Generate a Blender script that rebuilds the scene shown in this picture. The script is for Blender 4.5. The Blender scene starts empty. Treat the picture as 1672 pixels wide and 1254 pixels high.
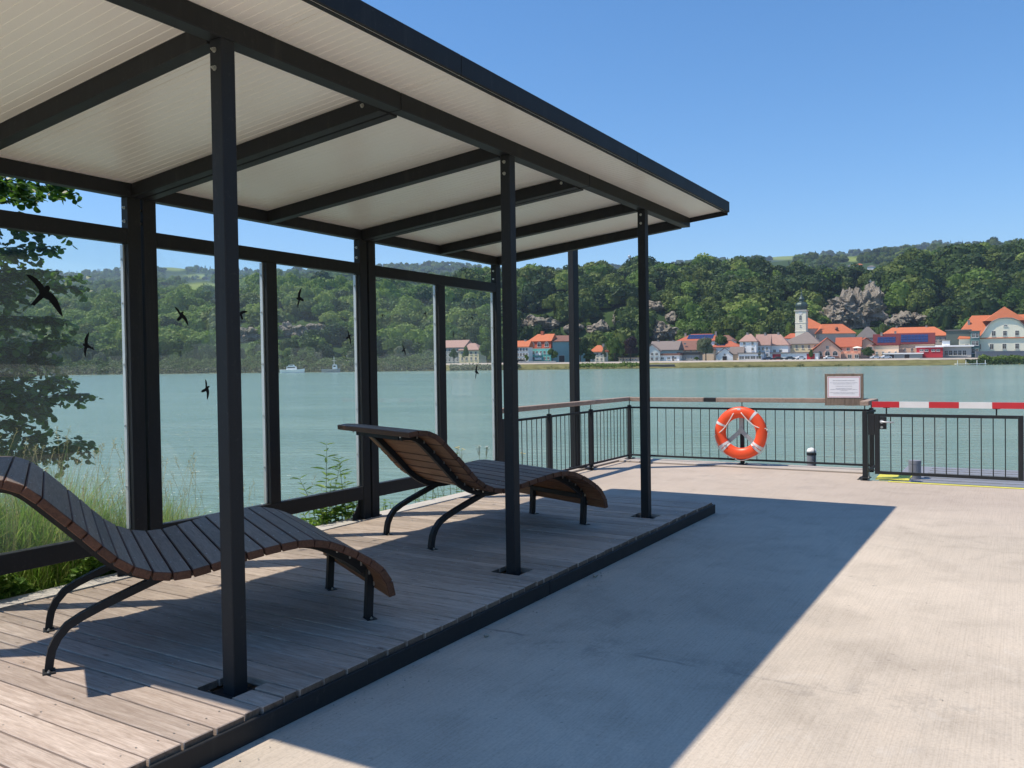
import bpy, bmesh, math, random
import numpy as np
from mathutils import Vector, Matrix, noise

random.seed(7); RNG = np.random.default_rng(7)
SC = bpy.context.scene
COL = SC.collection

# ------------------------------------------------------------------ camera
F_PX = 1355.83                      # focal length in pixels of the 1672 wide photograph
CAM = Vector((0.0, -2.1355, 1.5729))
YAW, PITCH, ROLL = 0.5502, -0.0178, -0.0146
fw = Vector((math.cos(YAW)*math.cos(PITCH), math.sin(YAW)*math.cos(PITCH), math.sin(PITCH)))
rt = Vector((math.sin(YAW), -math.cos(YAW), 0)); up = rt.cross(fw)
r2 = rt*math.cos(ROLL) + up*math.sin(ROLL); u2 = up*math.cos(ROLL) - rt*math.sin(ROLL)
cd = bpy.data.cameras.new('camera'); cam = bpy.data.objects.new('camera', cd); COL.objects.link(cam)
cam.matrix_world = Matrix(((r2.x, u2.x, -fw.x, CAM.x), (r2.y, u2.y, -fw.y, CAM.y), (r2.z, u2.z, -fw.z, CAM.z), (0, 0, 0, 1)))
cd.sensor_width = 36; cd.lens = 36*F_PX/1672; cd.clip_start = 0.05; cd.clip_end = 20000
SC.camera = cam

# ------------------------------------------------------------------ sky, sun, exposure
SUN = Vector((-1.108, 1.497, 3.335)).normalized()
W = bpy.data.worlds.new('World'); SC.world = W; W.use_nodes = True
wn = W.node_tree; wn.nodes.clear()
sky = wn.nodes.new('ShaderNodeTexSky'); sky.sky_type = 'NISHITA'; sky.sun_disc = False
sky.sun_elevation = math.asin(SUN.z); sky.sun_rotation = math.atan2(SUN.x, SUN.y)
sky.air_density = 1.0; sky.dust_density = 0.1; sky.ozone_density = 4.0; sky.altitude = 200
bg = wn.nodes.new('ShaderNodeBackground'); bg.inputs['Strength'].default_value = 0.115
wo = wn.nodes.new('ShaderNodeOutputWorld')
hs = wn.nodes.new('ShaderNodeHueSaturation'); hs.inputs['Saturation'].default_value = 1.23; wn.links.new(sky.outputs[0], hs.inputs['Color']); wn.links.new(hs.outputs[0], bg.inputs[0]); wn.links.new(bg.outputs[0], wo.inputs[0])
sl = bpy.data.lights.new('sun', 'SUN'); sl.energy = 3.6; sl.angle = math.radians(0.53); sl.color = (1.0, 0.905, 0.775)
so = bpy.data.objects.new('sun', sl); COL.objects.link(so)
so.rotation_euler = SUN.to_track_quat('Z', 'Y').to_euler(); so.location = (0, 0, 30)
SC.view_settings.view_transform = 'Standard'; SC.view_settings.look = 'None'
SC.view_settings.gamma = 1; SC.view_settings.use_curve_mapping = False; SC.view_settings.exposure = 0.64
SC.cycles.max_bounces = 10; SC.cycles.transparent_max_bounces = 16

# ------------------------------------------------------------------ helpers
class MB:
    """collects shapes, builds one mesh object"""
    def __init__(s): s.v = []; s.f = []; s.m = []
    def add(s, v, f, mi=0):
        o = len(s.v); s.v += [tuple(p) for p in v]; s.f += [tuple(i+o for i in q) for q in f]; s.m += [mi]*len(f); return s
    def obb(s, c, a, b, d, mi=0):
        c, a, b, d = Vector(c), Vector(a), Vector(b), Vector(d)
        v = [c+a*i+b*j+d*k for k in (-1, 1) for j in (-1, 1) for i in (-1, 1)]
        return s.add(v, [(0,2,3,1), (4,5,7,6), (0,1,5,4), (2,6,7,3), (0,4,6,2), (1,3,7,5)], mi)
    def box(s, x0, x1, y0, y1, z0, z1, mi=0):
        return s.obb(((x0+x1)/2, (y0+y1)/2, (z0+z1)/2), ((x1-x0)/2, 0, 0), (0, (y1-y0)/2, 0), (0, 0, (z1-z0)/2), mi)
    def prism(s, poly, d, mi=0):            # poly: 3d points, extruded by d
        n = len(poly); d = Vector(d); v = [Vector(p) for p in poly] + [Vector(p)+d for p in poly]
        return s.add(v, [tuple(range(n))[::-1], tuple(range(n, 2*n))] + [(i, (i+1) % n, n+(i+1) % n, n+i) for i in range(n)], mi)
    def tube(s, path, r, n=8, mi=0, cap=True):
        path = [Vector(p) for p in path]; m = len(path); rr = r if isinstance(r, (list, tuple)) else [r]*m
        v = []; f = []; prev = None
        for i, p in enumerate(path):
            t = (path[min(i+1, m-1)]-path[max(i-1, 0)]).normalized()
            if prev is None:
                a = t.orthogonal().normalized()
            else:
                a = (prev - t*prev.dot(t)); a = a.normalized() if a.length > 1e-6 else t.orthogonal().normalized()
            prev = a; b = t.cross(a)
            v += [p + (a*math.cos(2*math.pi*k/n)+b*math.sin(2*math.pi*k/n))*rr[i] for k in range(n)]
        for i in range(m-1):
            f += [(i*n+k, i*n+(k+1) % n, (i+1)*n+(k+1) % n, (i+1)*n+k) for k in range(n)]
        if cap: f += [tuple(range(n))[::-1], tuple(range((m-1)*n, m*n))]
        return s.add(v, f, mi)
    def sweep(s, path, side, hw, ht, mi=0):   # rectangular section; side = constant lateral unit vector, hw half width along side, ht half thickness
        path = [Vector(p) for p in path]; side = Vector(side); m = len(path); v = []; f = []
        for i, p in enumerate(path):
            t = (path[min(i+1, m-1)]-path[max(i-1, 0)]).normalized(); nn = side.cross(t).normalized()
            v += [p-side*hw-nn*ht, p+side*hw-nn*ht, p+side*hw+nn*ht, p-side*hw+nn*ht]
        for i in range(m-1): f += [(i*4+k, i*4+(k+1) % 4, i*4+4+(k+1) % 4, i*4+4+k) for k in range(4)]
        f += [(3, 2, 1, 0), tuple(range((m-1)*4, m*4))]
        return s.add(v, f, mi)
    def lathe(s, prof, n, c=(0, 0, 0), mi=0, rot=0):
        c = Vector(c); v = []; f = []
        for r, z in prof: v += [c+Vector((r*math.cos(2*math.pi*k/n+rot), r*math.sin(2*math.pi*k/n+rot), z)) for k in range(n)]
        for i in range(len(prof)-1): f += [(i*n+k, i*n+(k+1) % n, (i+1)*n+(k+1) % n, (i+1)*n+k) for k in range(n)]
        f += [tuple(range(n))[::-1], tuple(range((len(prof)-1)*n, len(prof)*n))]
        return s.add(v, f, mi)
    def build(s, name, mats, parent=None, world=True, bevel=0, smooth=False, kind=None):
        me = bpy.data.meshes.new(name)
        v = s.v
        if parent is not None and world:
            inv = parent.matrix_world.inverted() if parent.name not in PM else PM[parent.name].inverted()
            v = [tuple(inv @ Vector(p)) for p in v]
        me.from_pydata(v, [], s.f)
        mats = mats if isinstance(mats, (list, tuple)) else [mats]
        for m in mats: me.materials.append(m)
        if len(mats) > 1: me.polygons.foreach_set('material_index', s.m)
        bm = bmesh.new(); bm.from_mesh(me)
        bmesh.ops.recalc_face_normals(bm, faces=bm.faces)
        if bevel: bmesh.ops.bevel(bm, geom=bm.edges[:], offset=bevel, segments=1, affect='EDGES', profile=0.5)
        bm.to_mesh(me); bm.free()
        if smooth: me.polygons.foreach_set('use_smooth', [True]*len(me.polygons))
        o = bpy.data.objects.new(name, me); COL.objects.link(o)
        if parent is not None:
            o.parent = parent
            pp = PM.get(parent.name)
            if pp is not None: PM[o.name] = pp
        if kind: o['kind'] = kind
        return o

PM = {}
def thing(name, label, cat, loc=(0, 0, 0), rotz=0.0, group=None, M=None):
    o = bpy.data.objects.new(name, None); COL.objects.link(o); o.empty_display_size = 0.2
    m = M if M is not None else Matrix.Translation(Vector(loc)) @ Matrix.Rotation(rotz, 4, 'Z')
    o.matrix_world = m; PM[o.name] = m.copy()
    return tag(o, label, cat, group)
def tag(o, label, cat, group=None):
    o['label'] = label; o['category'] = cat
    if group: o['group'] = group
    return o
def struct(o): o['kind'] = 'structure'; return o
def dup(o, parent, loc=None):
    c = o.copy(); COL.objects.link(c); c.parent = parent
    if loc is not None: c.location = loc
    if parent is not None and parent.name in PM: PM[c.name] = PM[parent.name]
    return c
def mesh_obj(name, verts, faces, mats, parent=None, kind=None, mi=None, smooth=False):
    me = bpy.data.meshes.new(name)
    verts = np.asarray(verts, dtype=np.float32)
    if isinstance(faces, np.ndarray) and faces.ndim == 2:
        k = faces.shape[1]; nf = len(faces)
        me.vertices.add(len(verts)); me.vertices.foreach_set('co', verts.ravel())
        me.loops.add(nf*k); me.loops.foreach_set('vertex_index', faces.astype(np.int32).ravel())
        me.polygons.add(nf); me.polygons.foreach_set('loop_start', np.arange(0, nf*k, k, dtype=np.int32))
        me.update(calc_edges=True); me.validate()
    else:
        me.from_pydata([tuple(v) for v in verts], [], faces)
    for m in (mats if isinstance(mats, (list, tuple)) else [mats]): me.materials.append(m)
    if mi is not None: me.polygons.foreach_set('material_index', np.asarray(mi, dtype=np.int32))
    if smooth: me.polygons.foreach_set('use_smooth', [True]*len(me.polygons))
    o = bpy.data.objects.new(name, me)
    if parent != 'none':
        COL.objects.link(o)
        if parent is not None: o.parent = parent
    if kind: o['kind'] = kind
    return o

# ------------------------------------------------------------------ materials
def rgb(c): return (c[0], c[1], c[2], 1)
class N:
    def __init__(s, name):
        s.mat = bpy.data.materials.new(name); s.mat.use_nodes = True; s.t = s.mat.node_tree; s.t.nodes.clear()
        s.out = s.t.nodes.new('ShaderNodeOutputMaterial'); s.b = s.t.nodes.new('ShaderNodeBsdfPrincipled')
        s.t.links.new(s.b.outputs[0], s.out.inputs[0]); s.co = None
    def n(s, ty, **kw):
        x = s.t.nodes.new(ty)
        for k, v in kw.items():
            if k in x.inputs: x.inputs[k].default_value = v
            else: setattr(x, k, v)
        return x
    def l(s, a, b): s.t.links.new(a, b)
    def coords(s, kind='Object', scale=(1, 1, 1), rot=(0, 0, 0)):
        tc = s.n('ShaderNodeTexCoord'); mp = s.n('ShaderNodeMapping'); mp.inputs['Scale'].default_value = scale; mp.inputs['Rotation'].default_value = rot
        s.l(tc.outputs[kind], mp.inputs[0]); return mp.outputs[0]
    def noise(s, vec, scale, detail=4, rough=.55, dist=0):
        x = s.n('ShaderNodeTexNoise'); x.inputs['Scale'].default_value = scale; x.inputs['Detail'].default_value = detail
        x.inputs['Roughness'].default_value = rough; x.inputs['Distortion'].default_value = dist; s.l(vec, x.inputs['Vector']); return x.outputs[0]
    def ramp(s, fac, stops):
        r = s.n('ShaderNodeValToRGB'); e = r.color_ramp.elements
        while len(e) < len(stops): e.new(0.5)
        for q, (p, c) in zip(e, stops): q.position = p; q.color = rgb(c) if len(c) == 3 else c
        s.l(fac, r.inputs[0]); return r.outputs[0]
    def mix(s, fac, a, b, mode='MIX'):
        m = s.n('ShaderNodeMix', data_type='RGBA', blend_type=mode)
        for i, x in ((0, fac), (6, a), (7, b)):
            if hasattr(x, 'is_linked') or hasattr(x, 'links'): s.l(x, m.inputs[i])
            else: m.inputs[i].default_value = x if i == 0 else rgb(x)
        return m.outputs[2]
    def math(s, op, a, b=None, c=None):
        m = s.n('ShaderNodeMath', operation=op)
        for i, x in enumerate((a, b, c)):
            if x is None: continue
            if hasattr(x, 'links'): s.l(x, m.inputs[i])
            else: m.inputs[i].default_value = x
        return m.outputs[0]
    def bump(s, h, strength=.3, dist=.01):
        b = s.n('ShaderNodeBump'); b.inputs['Strength'].default_value = strength; b.inputs['Distance'].default_value = dist
        s.l(h, b.inputs['Height']); s.l(b.outputs[0], s.b.inputs['Normal']); return b
    def set(s, color=None, rough=None, metal=None, spec=None):
        for k, v in (('Base Color', color), ('Roughness', rough), ('Metallic', metal), ('Specular IOR Level', spec)):
            if v is None: continue
            if hasattr(v, 'links'): s.l(v, s.b.inputs[k])
            else: s.b.inputs[k].default_value = rgb(v) if k == 'Base Color' else v
        return s

def plain(name, c, rough=.6, metal=0, var=.12, scale=6, spec=.5, bump=0):
    m = N(name); v = m.coords('Object'); nz = m.noise(v, scale, 5)
    col = m.mix(nz, tuple(x*(1-var) for x in c), tuple(min(1, x*(1+var)) for x in c)); m.set(col, rough, metal, spec)
    if bump: m.bump(m.noise(v, scale*8, 3), bump, .01)
    return m.mat

def steel_mat():
    m = N('anthracite_steel'); v = m.coords('Object')
    a = m.noise(v, 3, 5); col = m.mix(a, (.018, .0192, .0212), (.027, .0285, .0305))
    d = m.ramp(m.noise(v, 40, 3), [(.62, (0, 0, 0)), (.8, (1, 1, 1))]); col = m.mix(m.math('MULTIPLY', d, .25), col, (.11, .10, .09)); wm = m.ramp(m.noise(m.coords('Object', (9, 9, .8)), 1.5, 5, .7), [(.55, (0, 0, 0)), (.75, (1, 1, 1))]); col = m.mix(m.math('MULTIPLY', wm, .22), col, (.085, .08, .074))
    m.set(col, m.math('MULTIPLY_ADD', a, .2, .46), 0, .22); m.bump(m.noise(v, 220, 2), .08, .001); return m.mat
def wood_mat(name, dark, light, gscale=(18, 1.2, 18), rough=.75, knots=True, objrand=.35, dirt=.5):
    m = N(name); v = m.coords('Object', gscale)
    oi = m.n('ShaderNodeObjectInfo'); off = m.n('ShaderNodeVectorMath', operation='SCALE'); cx = m.n('ShaderNodeCombineXYZ')
    m.l(oi.outputs['Random'], cx.inputs[0]); m.l(oi.outputs['Random'], cx.inputs[1]); m.l(cx.outputs[0], off.inputs[0]); off.inputs['Scale'].default_value = 37
    ad = m.n('ShaderNodeVectorMath', operation='ADD'); m.l(v, ad.inputs[0]); m.l(off.outputs[0], ad.inputs[1]); v = ad.outputs[0]
    g = m.noise(v, 2.4, 7, .65, 1.2); col = m.ramp(g, [(.28, dark), (.5, tuple((a+b)/2 for a, b in zip(dark, light))), (.72, light)])
    fine = m.noise(v, 11, 4, .7, .3); col = m.mix(.35, col, m.ramp(fine, [(.35, (.35, .33, .31)), (.6, (1, 1, 1))]), 'MULTIPLY')
    v2 = m.coords('Object'); 
    if knots:
        vo = m.n('ShaderNodeTexVoronoi'); vo.inputs['Scale'].default_value = 1.0
        mp = m.n('ShaderNodeVectorMath', operation='MULTIPLY'); m.l(ad.outputs[0], mp.inputs[0]); mp.inputs[1].default_value = (.45, 2.6, .45); m.l(mp.outputs[0], vo.inputs['Vector'])
        k = m.ramp(vo.outputs['Distance'], [(.03, (1, 1, 1)), (.1, (0, 0, 0))]); col = m.mix(m.math('MULTIPLY', k, .75), col, tuple(x*.45 for x in dark))
    st = m.ramp(m.noise(v2, 1.7, 6, .6), [(.42, (0, 0, 0)), (.68, (1, 1, 1))]); col = m.mix(m.math('MULTIPLY', st, dirt*.5), col, tuple(x*.6 for x in dark))
    br = m.math('MULTIPLY_ADD', oi.outputs['Random'], objrand, 1-objrand/2); mm = m.n('ShaderNodeVectorMath', operation='SCALE'); m.l(col, mm.inputs[0]); m.l(br, mm.inputs['Scale'])
    m.set(mm.outputs[0], rough, 0, .35); m.bump(m.math('ADD', g, m.math('MULTIPLY', fine, .6)), .35, .004); return m.mat
def concrete_mat(name='broomed_concrete', base=(.555, .482, .395), broom=True):
    m = N(name); v = m.coords('Object')
    big = m.noise(v, .45, 6, .6); mid = m.noise(v, 2.2, 6, .65, .4); fin = m.noise(v, 60, 4, .7)
    col = m.ramp(big, [(.3, tuple(x*.84 for x in base)), (.55, base), (.75, tuple(x*1.14 for x in base))])
    col = m.mix(.55, col, m.ramp(mid, [(.3, (.72, .71, .70)), (.5, (1, 1, 1)), (.7, (1.12, 1.1, 1.08))]), 'MULTIPLY')
    col = m.mix(.5, col, m.ramp(fin, [(.3, (.66, .65, .64)), (.55, (1, 1, 1))]), 'MULTIPLY')
    # warm, worn patch of the far end
    sx = m.n('ShaderNodeSeparateXYZ'); m.l(v, sx.inputs[0])
    far = m.n('ShaderNodeMapRange'); far.inputs[1].default_value = 8.2; far.inputs[2].default_value = 10.6; m.l(sx.outputs[0], far.inputs[0])
    col = m.mix(m.math('MULTIPLY', far.outputs[0], .5), col, (.40, .325, .275))
    # stains
    stn = m.ramp(m.noise(v, 1.1, 5, .7, 1.0), [(.56, (0, 0, 0)), (.72, (1, 1, 1))]); col = m.mix(m.math('MULTIPLY', stn, .20), col, (.2, .18, .16))
    sp = m.ramp(m.noise(v, 14, 2, .5), [(.70, (0, 0, 0)), (.76, (1, 1, 1))]); col = m.mix(m.math('MULTIPLY', sp, .35), col, (.13, .12, .11))
    wh = m.ramp(m.noise(m.coords('Object', (1, 1, 1), (.3, .2, 1)), 3.1, 5, .65, .8), [(.62, (0, 0, 0)), (.74, (1, 1, 1))]); col = m.mix(m.math('MULTIPLY', wh, .35), col, (.62, .58, .52))
    h = m.math('MULTIPLY', fin, .5)
    if broom:
        vb = m.coords('Object', (1.6, 130, 1), (0, 0, .05)); bn = m.noise(vb, 1, 3, .6); 
        col = m.mix(.27, col, m.ramp(bn, [(.36, (.62, .60, .58)), (.56, (1, 1, 1))]), 'MULTIPLY')
        h = m.math('ADD', h, m.math('MULTIPLY', bn, .9))
        # worn day joint of the slab, a wavering dark line with a rough lip
        ln = m.math('ABSOLUTE', m.math('SUBTRACT', sx.outputs[0], m.math('MULTIPLY_ADD', m.noise(v, 3, 3), .06, 4.15)))
        jl = m.ramp(ln, [(.004, (1, 1, 1)), (.02, (0, 0, 0))]); jm = m.ramp(m.noise(v, 1.6, 4), [(.50, (0, 0, 0)), (.60, (1, 1, 1))])
        col = m.mix(m.math('MULTIPLY', m.math('MULTIPLY', jl, jm), .5), col, (.12, .115, .11))
        jw = m.math('MULTIPLY', m.ramp(ln, [(.0, (1, 1, 1)), (.35, (0, 0, 0))]), m.ramp(m.noise(v, 5, 6, .75), [(.5, (0, 0, 0)), (.62, (1, 1, 1))]))
        col = m.mix(m.math('MULTIPLY', jw, .35), col, (.16, .15, .14))
    m.set(col, .88, 0, .25); m.bump(h, .35, .004); return m.mat
def glass_mat(name='clear_glass', tint=(.975, .99, .985), dirt=.03):
    m = N(name); t = m.t; t.nodes.remove(m.b)
    tr = m.n('ShaderNodeBsdfTransparent'); tr.inputs[0].default_value = rgb(tint); gl = m.n('ShaderNodeBsdfGlossy'); gl.inputs['Roughness'].default_value = 0.004
    lw = m.n('ShaderNodeLayerWeight'); lw.inputs['Blend'].default_value = .5
    fac = m.math('MULTIPLY_ADD', m.math('POWER', lw.outputs['Facing'], 4.6), .5, .022)
    mx = m.n('ShaderNodeMixShader'); m.l(fac, mx.inputs[0]); m.l(tr.outputs[0], mx.inputs[1]); m.l(gl.outputs[0], mx.inputs[2])
    df = m.n('ShaderNodeBsdfTranslucent'); df.inputs[0].default_value = rgb((.72, .82, .88)); d2 = m.n('ShaderNodeMixShader')
    v = m.coords('Object', (2, 1, .6)); dn = m.ramp(m.noise(v, 1.5, 6, .7), [(.25, (.35, .35, .35)), (.75, (1, 1, 1))])
    m.l(m.math('MULTIPLY', dn, dirt), d2.inputs[0]); m.l(mx.outputs[0], d2.inputs[1]); m.l(df.outputs[0], d2.inputs[2])
    m.l(d2.outputs[0], m.out.inputs[0]); return m.mat
def water_mat():
    m = N('river_water'); v = m.coords('Object')
    vs = m.coords('Object', (.55, 1.7, 1), (0, 0, .12))
    a = m.noise(vs, .75, 3, .55, .5); b = m.noise(vs, 3.1, 3, .6, .4); c = m.noise(m.coords('Object', (.03, .11, 1)), 1, 4, .6)
    col = m.ramp(c, [(.32, (.178, .275, .220)), (.5, (.205, .304, .244)), (.68, (.238, .340, .274))])
    m.set(col, .17, 0, .5); m.b.inputs['IOR'].default_value = 1.33
    m.bump(m.math('ADD', a, m.math('MULTIPLY', b, .5)), 1.0, .22); return m.mat
def foliage_mat(name, cols, trans=.35, rough=.6, rnd=True, nscale=.35, kind='Object', spec=.25):
    m = N(name); oi = m.n('ShaderNodeObjectInfo'); v = m.coords(kind)
    ge = m.n('ShaderNodeNewGeometry')
    k = m.math('MULTIPLY_ADD', ge.outputs['Random Per Island'], .25, m.math('MULTIPLY', oi.outputs['Random'], .80)) if rnd else ge.outputs['Random Per Island']
    k = m.math('MULTIPLY_ADD', m.noise(v, nscale, 3), .3, m.math('SUBTRACT', k, .12))
    st = [(i/(len(cols)-1), c) for i, c in enumerate(cols)]
    col = m.ramp(k, st); m.set(col, rough, 0, spec)
    tl = m.n('ShaderNodeBsdfTranslucent'); m.l(m.mix(.5, col, (.06, .13, .0), 'ADD') if trans > .3 else col, tl.inputs[0])
    mx = m.n('ShaderNodeMixShader'); mx.inputs[0].default_value = trans; m.l(m.b.outputs[0], mx.inputs[1]); m.l(tl.outputs[0], mx.inputs[2]); m.l(mx.outputs[0], m.out.inputs[0])
    return m.mat
def soffit_mat():
    m = N('cream_sheet_metal'); v = m.coords('Object'); a = m.noise(m.coords('Object', (3, .5, 1)), 1.2, 5)
    col = m.mix(a, (.89, .85, .775), (.93, .895, .82)); s = m.ramp(m.noise(v, 55, 2), [(.74, (0, 0, 0)), (.8, (1, 1, 1))])
    col = m.mix(m.math('MULTIPLY', s, .4), col, (.3, .26, .2)); m.set(col, .32, 0, .5); return m.mat
def rooftile_mat(name, a, b):
    m = N(name); v = m.coords('Object'); w = m.n('ShaderNodeTexWave'); w.inputs['Scale'].default_value = 1.2; w.bands_direction = 'Z'; m.l(v, w.inputs['Vector'])
    col = m.mix(m.noise(v, .8, 6, .7), a, b); m.set(col, .8, 0, .2); m.bump(w.outputs[0], .3, .08); return m.mat
def rock_mat():
    m = N('weathered_rock'); v = m.coords('Object'); a = m.noise(v, .18, 8, .7, .6); b = m.noise(m.coords('Object', (1, 1, 2.5)), .6, 6, .7)
    col = m.ramp(a, [(.25, (.235, .20, .16)), (.5, (.43, .38, .31)), (.75, (.58, .52, .44))]); col = m.mix(.6, col, m.ramp(b, [(.3, (.45, .43, .4)), (.65, (1.1, 1.08, 1.05))]), 'MULTIPLY')
    g = m.ramp(m.noise(v, .12, 5, .6), [(.52, (0, 0, 0)), (.62, (1, 1, 1))]); col = m.mix(m.math('MULTIPLY', g, .45), col, (.075, .10, .03)); m.set(col, .9, 0, .2)
    fs = m.noise(m.coords('Object', (1.6, 1.6, .35), (0, .5, 0)), .8, 6, .75, .5); col = m.mix(.7, col, m.ramp(fs, [(.38, (.2, .18, .16)), (.5, (1, 1, 1))]), 'MULTIPLY'); m.set(col); m.bump(m.math('ADD', b, fs), 1.0, 1.2); return m.mat
def terrain_mat():
    m = N('wooded_ground'); v = m.coords('Object'); a = m.noise(v, .05, 6, .65)
    col = m.ramp(a, [(.3, (.022, .045, .012)), (.7, (.05, .085, .025))])
    at = m.n('ShaderNodeAttribute'); at.attribute_name = 'meadow'; g = m.mix(m.noise(v, .03, 4), (.13, .22, .035), (.26, .27, .08))
    col = m.mix(at.outputs['Fac'], col, g); m.set(col, .9, 0, .1); return m.mat

M_STEEL = steel_mat()
M_GALV = plain('galvanised_steel', (.42, .42, .41), .45, .6, .2, 20)
M_BOLT = plain('zinc_bolt', (.55, .54, .5), .35, .9, .2, 30)
M_ALU = plain('aluminium_bead', (.60, .61, .62), .4, .4, .06, 10)
M_DECK = wood_mat('weathered_larch', (.35, .265, .207), (.64, .535, .45), (16, 1.1, 16))
M_DECKEND = wood_mat('larch_end_grain', (.12, .085, .06), (.27, .2, .15), (10, 10, 6), knots=False)
M_SLATTOP = wood_mat('worn_slat_face', (.18, .132, .10), (.34, .268, .212), (22, 1.6, 22), .58, False, .35, .4)
M_SLAT = wood_mat('oiled_slat_wood', (.16, .062, .030), (.36, .175, .085), (22, 1.6, 22), .5, False, .4, .2)
M_SLATSIDE = wood_mat('shaded_worn_slat_edge', (.07, .030, .018), (.17, .075, .042), (22, 1.6, 22), .55, False, .4, .3)  # weathered edges, with their shade put into a darker brown
M_RAILWOOD = wood_mat('handrail_timber', (.27, .19, .145), (.50, .385, .31), (9, 9, 9), .75, True, .2, .5)
M_BOARD = wood_mat('sign_board_timber', (.13, .095, .07), (.30, .225, .175), (14, 14, 1.2), .75, False, .2, .5)
M_CONC = concrete_mat()
M_KERB = concrete_mat('kerb_concrete', (.52, .49, .44), False)
M_GLASS = glass_mat()
M_WATER = water_mat()
M_SOFFIT = soffit_mat()
M_DECAL = plain('black_vinyl', (.006, .006, .007), .5, 0, .1, 5, .2)
M_ORANGE = plain('orange_plastic', (.85, .085, .02), .38, 0, .12, 7)
M_WHITE = plain('white_plastic', (.75, .74, .72), .45, 0, .08, 6)
M_TAPE = plain('reflective_tape', (.66, .64, .63), .5, 0, .1, 30)
M_ROPE = plain('white_rope', (.72, .68, .62), .85, 0, .2, 60)
M_RED = plain('red_paint', (.55, .022, .03), .4, 0, .14, 9)
M_WPAINT = plain('white_paint', (.76, .72, .69), .45, 0, .08, 9)
M_YELLOW = plain('yellow_marking_paint', (.72, .66, .09), .6, 0, .25, 12)
M_PAPER = plain('laminated_paper', (.82, .80, .82), .35, 0, .03, 5)
M_INK = plain('grey_print', (.22, .22, .25), .6, 0, .1, 5)
M_GREYP = plain('grey_pile_coating', (.23, .235, .26), .6, 0, .2, 8)
M_DARK = plain('dark_rubber', (.015, .015, .016), .7)
M_STONE = plain('pale_pebble', (.36, .33, .28), .9)
# ================================================================== near setting: concrete platform and its edges
J, L = 3.855, 2.5                       # module joint and module length of the shelter
YF, ZB, SLOPE = .965, 3.107, .0927      # front beam face, beam underside, roof fall towards the river
YB = 3.433
ZD = .12                                # deck surface

b = MB()
def slab(b, x0, x1, y0, y1, zt, zb, mi=0): b.box(x0, x1, y0, y1, zb, zt, mi)
# platform: main slab, plus the wing behind the gate side
v = [(-14, -7.5, 0), (12.06, -7.5, 0), (12.06, -.22, 0), (13.2, -.22, 0), (13.2, 3.85, 0), (-14, 3.85, 0)]
b.prism([(x, y, -.45) for x, y, z in v], (0, 0, .45))
platform = struct(b.build('concrete_platform', M_CONC))
b = MB(); b.box(-14, 12.9, -7.4, 3.6, -6, -.452); struct(b.build('platform_foundation', M_CONC))
b = MB(); b.box(1.2, 8.9, 3.345, 3.62, .004, .1); struct(b.build('kerb', M_KERB, bevel=.008))
# raised pale edge strip of the platform under the railings
b = MB(); b.box(8.96, 13.2, 3.62, 3.85, .003, .03); b.box(12.75, 13.2, -.2, 3.61, .003, .028); struct(b.build('edge_strip', M_KERB, bevel=.006))
# yellow edge marking at the gate
b = MB(); b.box(11.985, 12.058, -3.6, -.62, .003, .007); struct(b.build('edge_marking', M_YELLOW))

# gangway beyond the gate
gw = thing('gangway', 'grey gangway deck beyond the gate with a yellow ramp flap at its corner', 'gangway', (12.7, -1.8, -.15))
b = MB(); b.box(12.10, 15.2, -3.3, -.52, -.24, -.13); b.build('walkway', M_GREYP, gw, bevel=.006)
b = MB(); b.prism([(12.1, -.45, .012), (12.1, -.86, .012), (12.72, -.86, .028), (12.72, -.45, .028)], (0, 0, .012)); b.build('ramp_flap', M_YELLOW, gw)
b = MB(); b.box(12.06, 12.1, -3.3, -.5, -.1, .004); b.build('yellow_edge', M_YELLOW, gw)
for k in range(9):
    b = MB(); b.box(12.5+k*.3, 12.53+k*.3, -3.25, -.9, -.13, -.118); b.build('tread_bar', M_GALV, gw)

def pile(x, y, zt, r, label, cap):
    t = thing('mooring_pile', label, 'pile', (x, y, -3.4), group=None)
    b = MB(); b.lathe([(r, -4.2), (r, zt-.05)], 20, (x, y, 0)); b.build('shaft', M_GREYP, t, smooth=False)
    if cap:
        b = MB(); b.lathe([(r*1.06, zt-.09), (r*1.06, zt-.05)], 20, (x, y, 0)); b.build('collar', M_DARK, t)
        b = MB(); b.lathe([(r*1.05, zt-.05), (r*1.02, zt-.02), (r*.75, zt+.015), (.01, zt+.03)], 20, (x, y, 0)); b.build('cap', M_WHITE, t, smooth=True)
        b = MB(); b.tube([(x-r*1.5, y-r*.9, zt-.45), (x-r*1.5, y-r*.9, zt-.16), (x-r*.9, y-r*.5, zt-.16)], .008, 6); b.build('eyelet', M_DARK, t)
    else:
        b = MB(); b.lathe([(r*1.03, zt-.05), (r*1.03, zt)], 20, (x, y, 0)); b.build('cap', M_GREYP, t)
pile(14.0, .77, .20, .072, 'grey mooring pile with black collar and white cap seen through the railing', True)
pile(13.55, -.79, .14, .085, 'plain grey flat-topped pile standing behind the gate bars', False)

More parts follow.
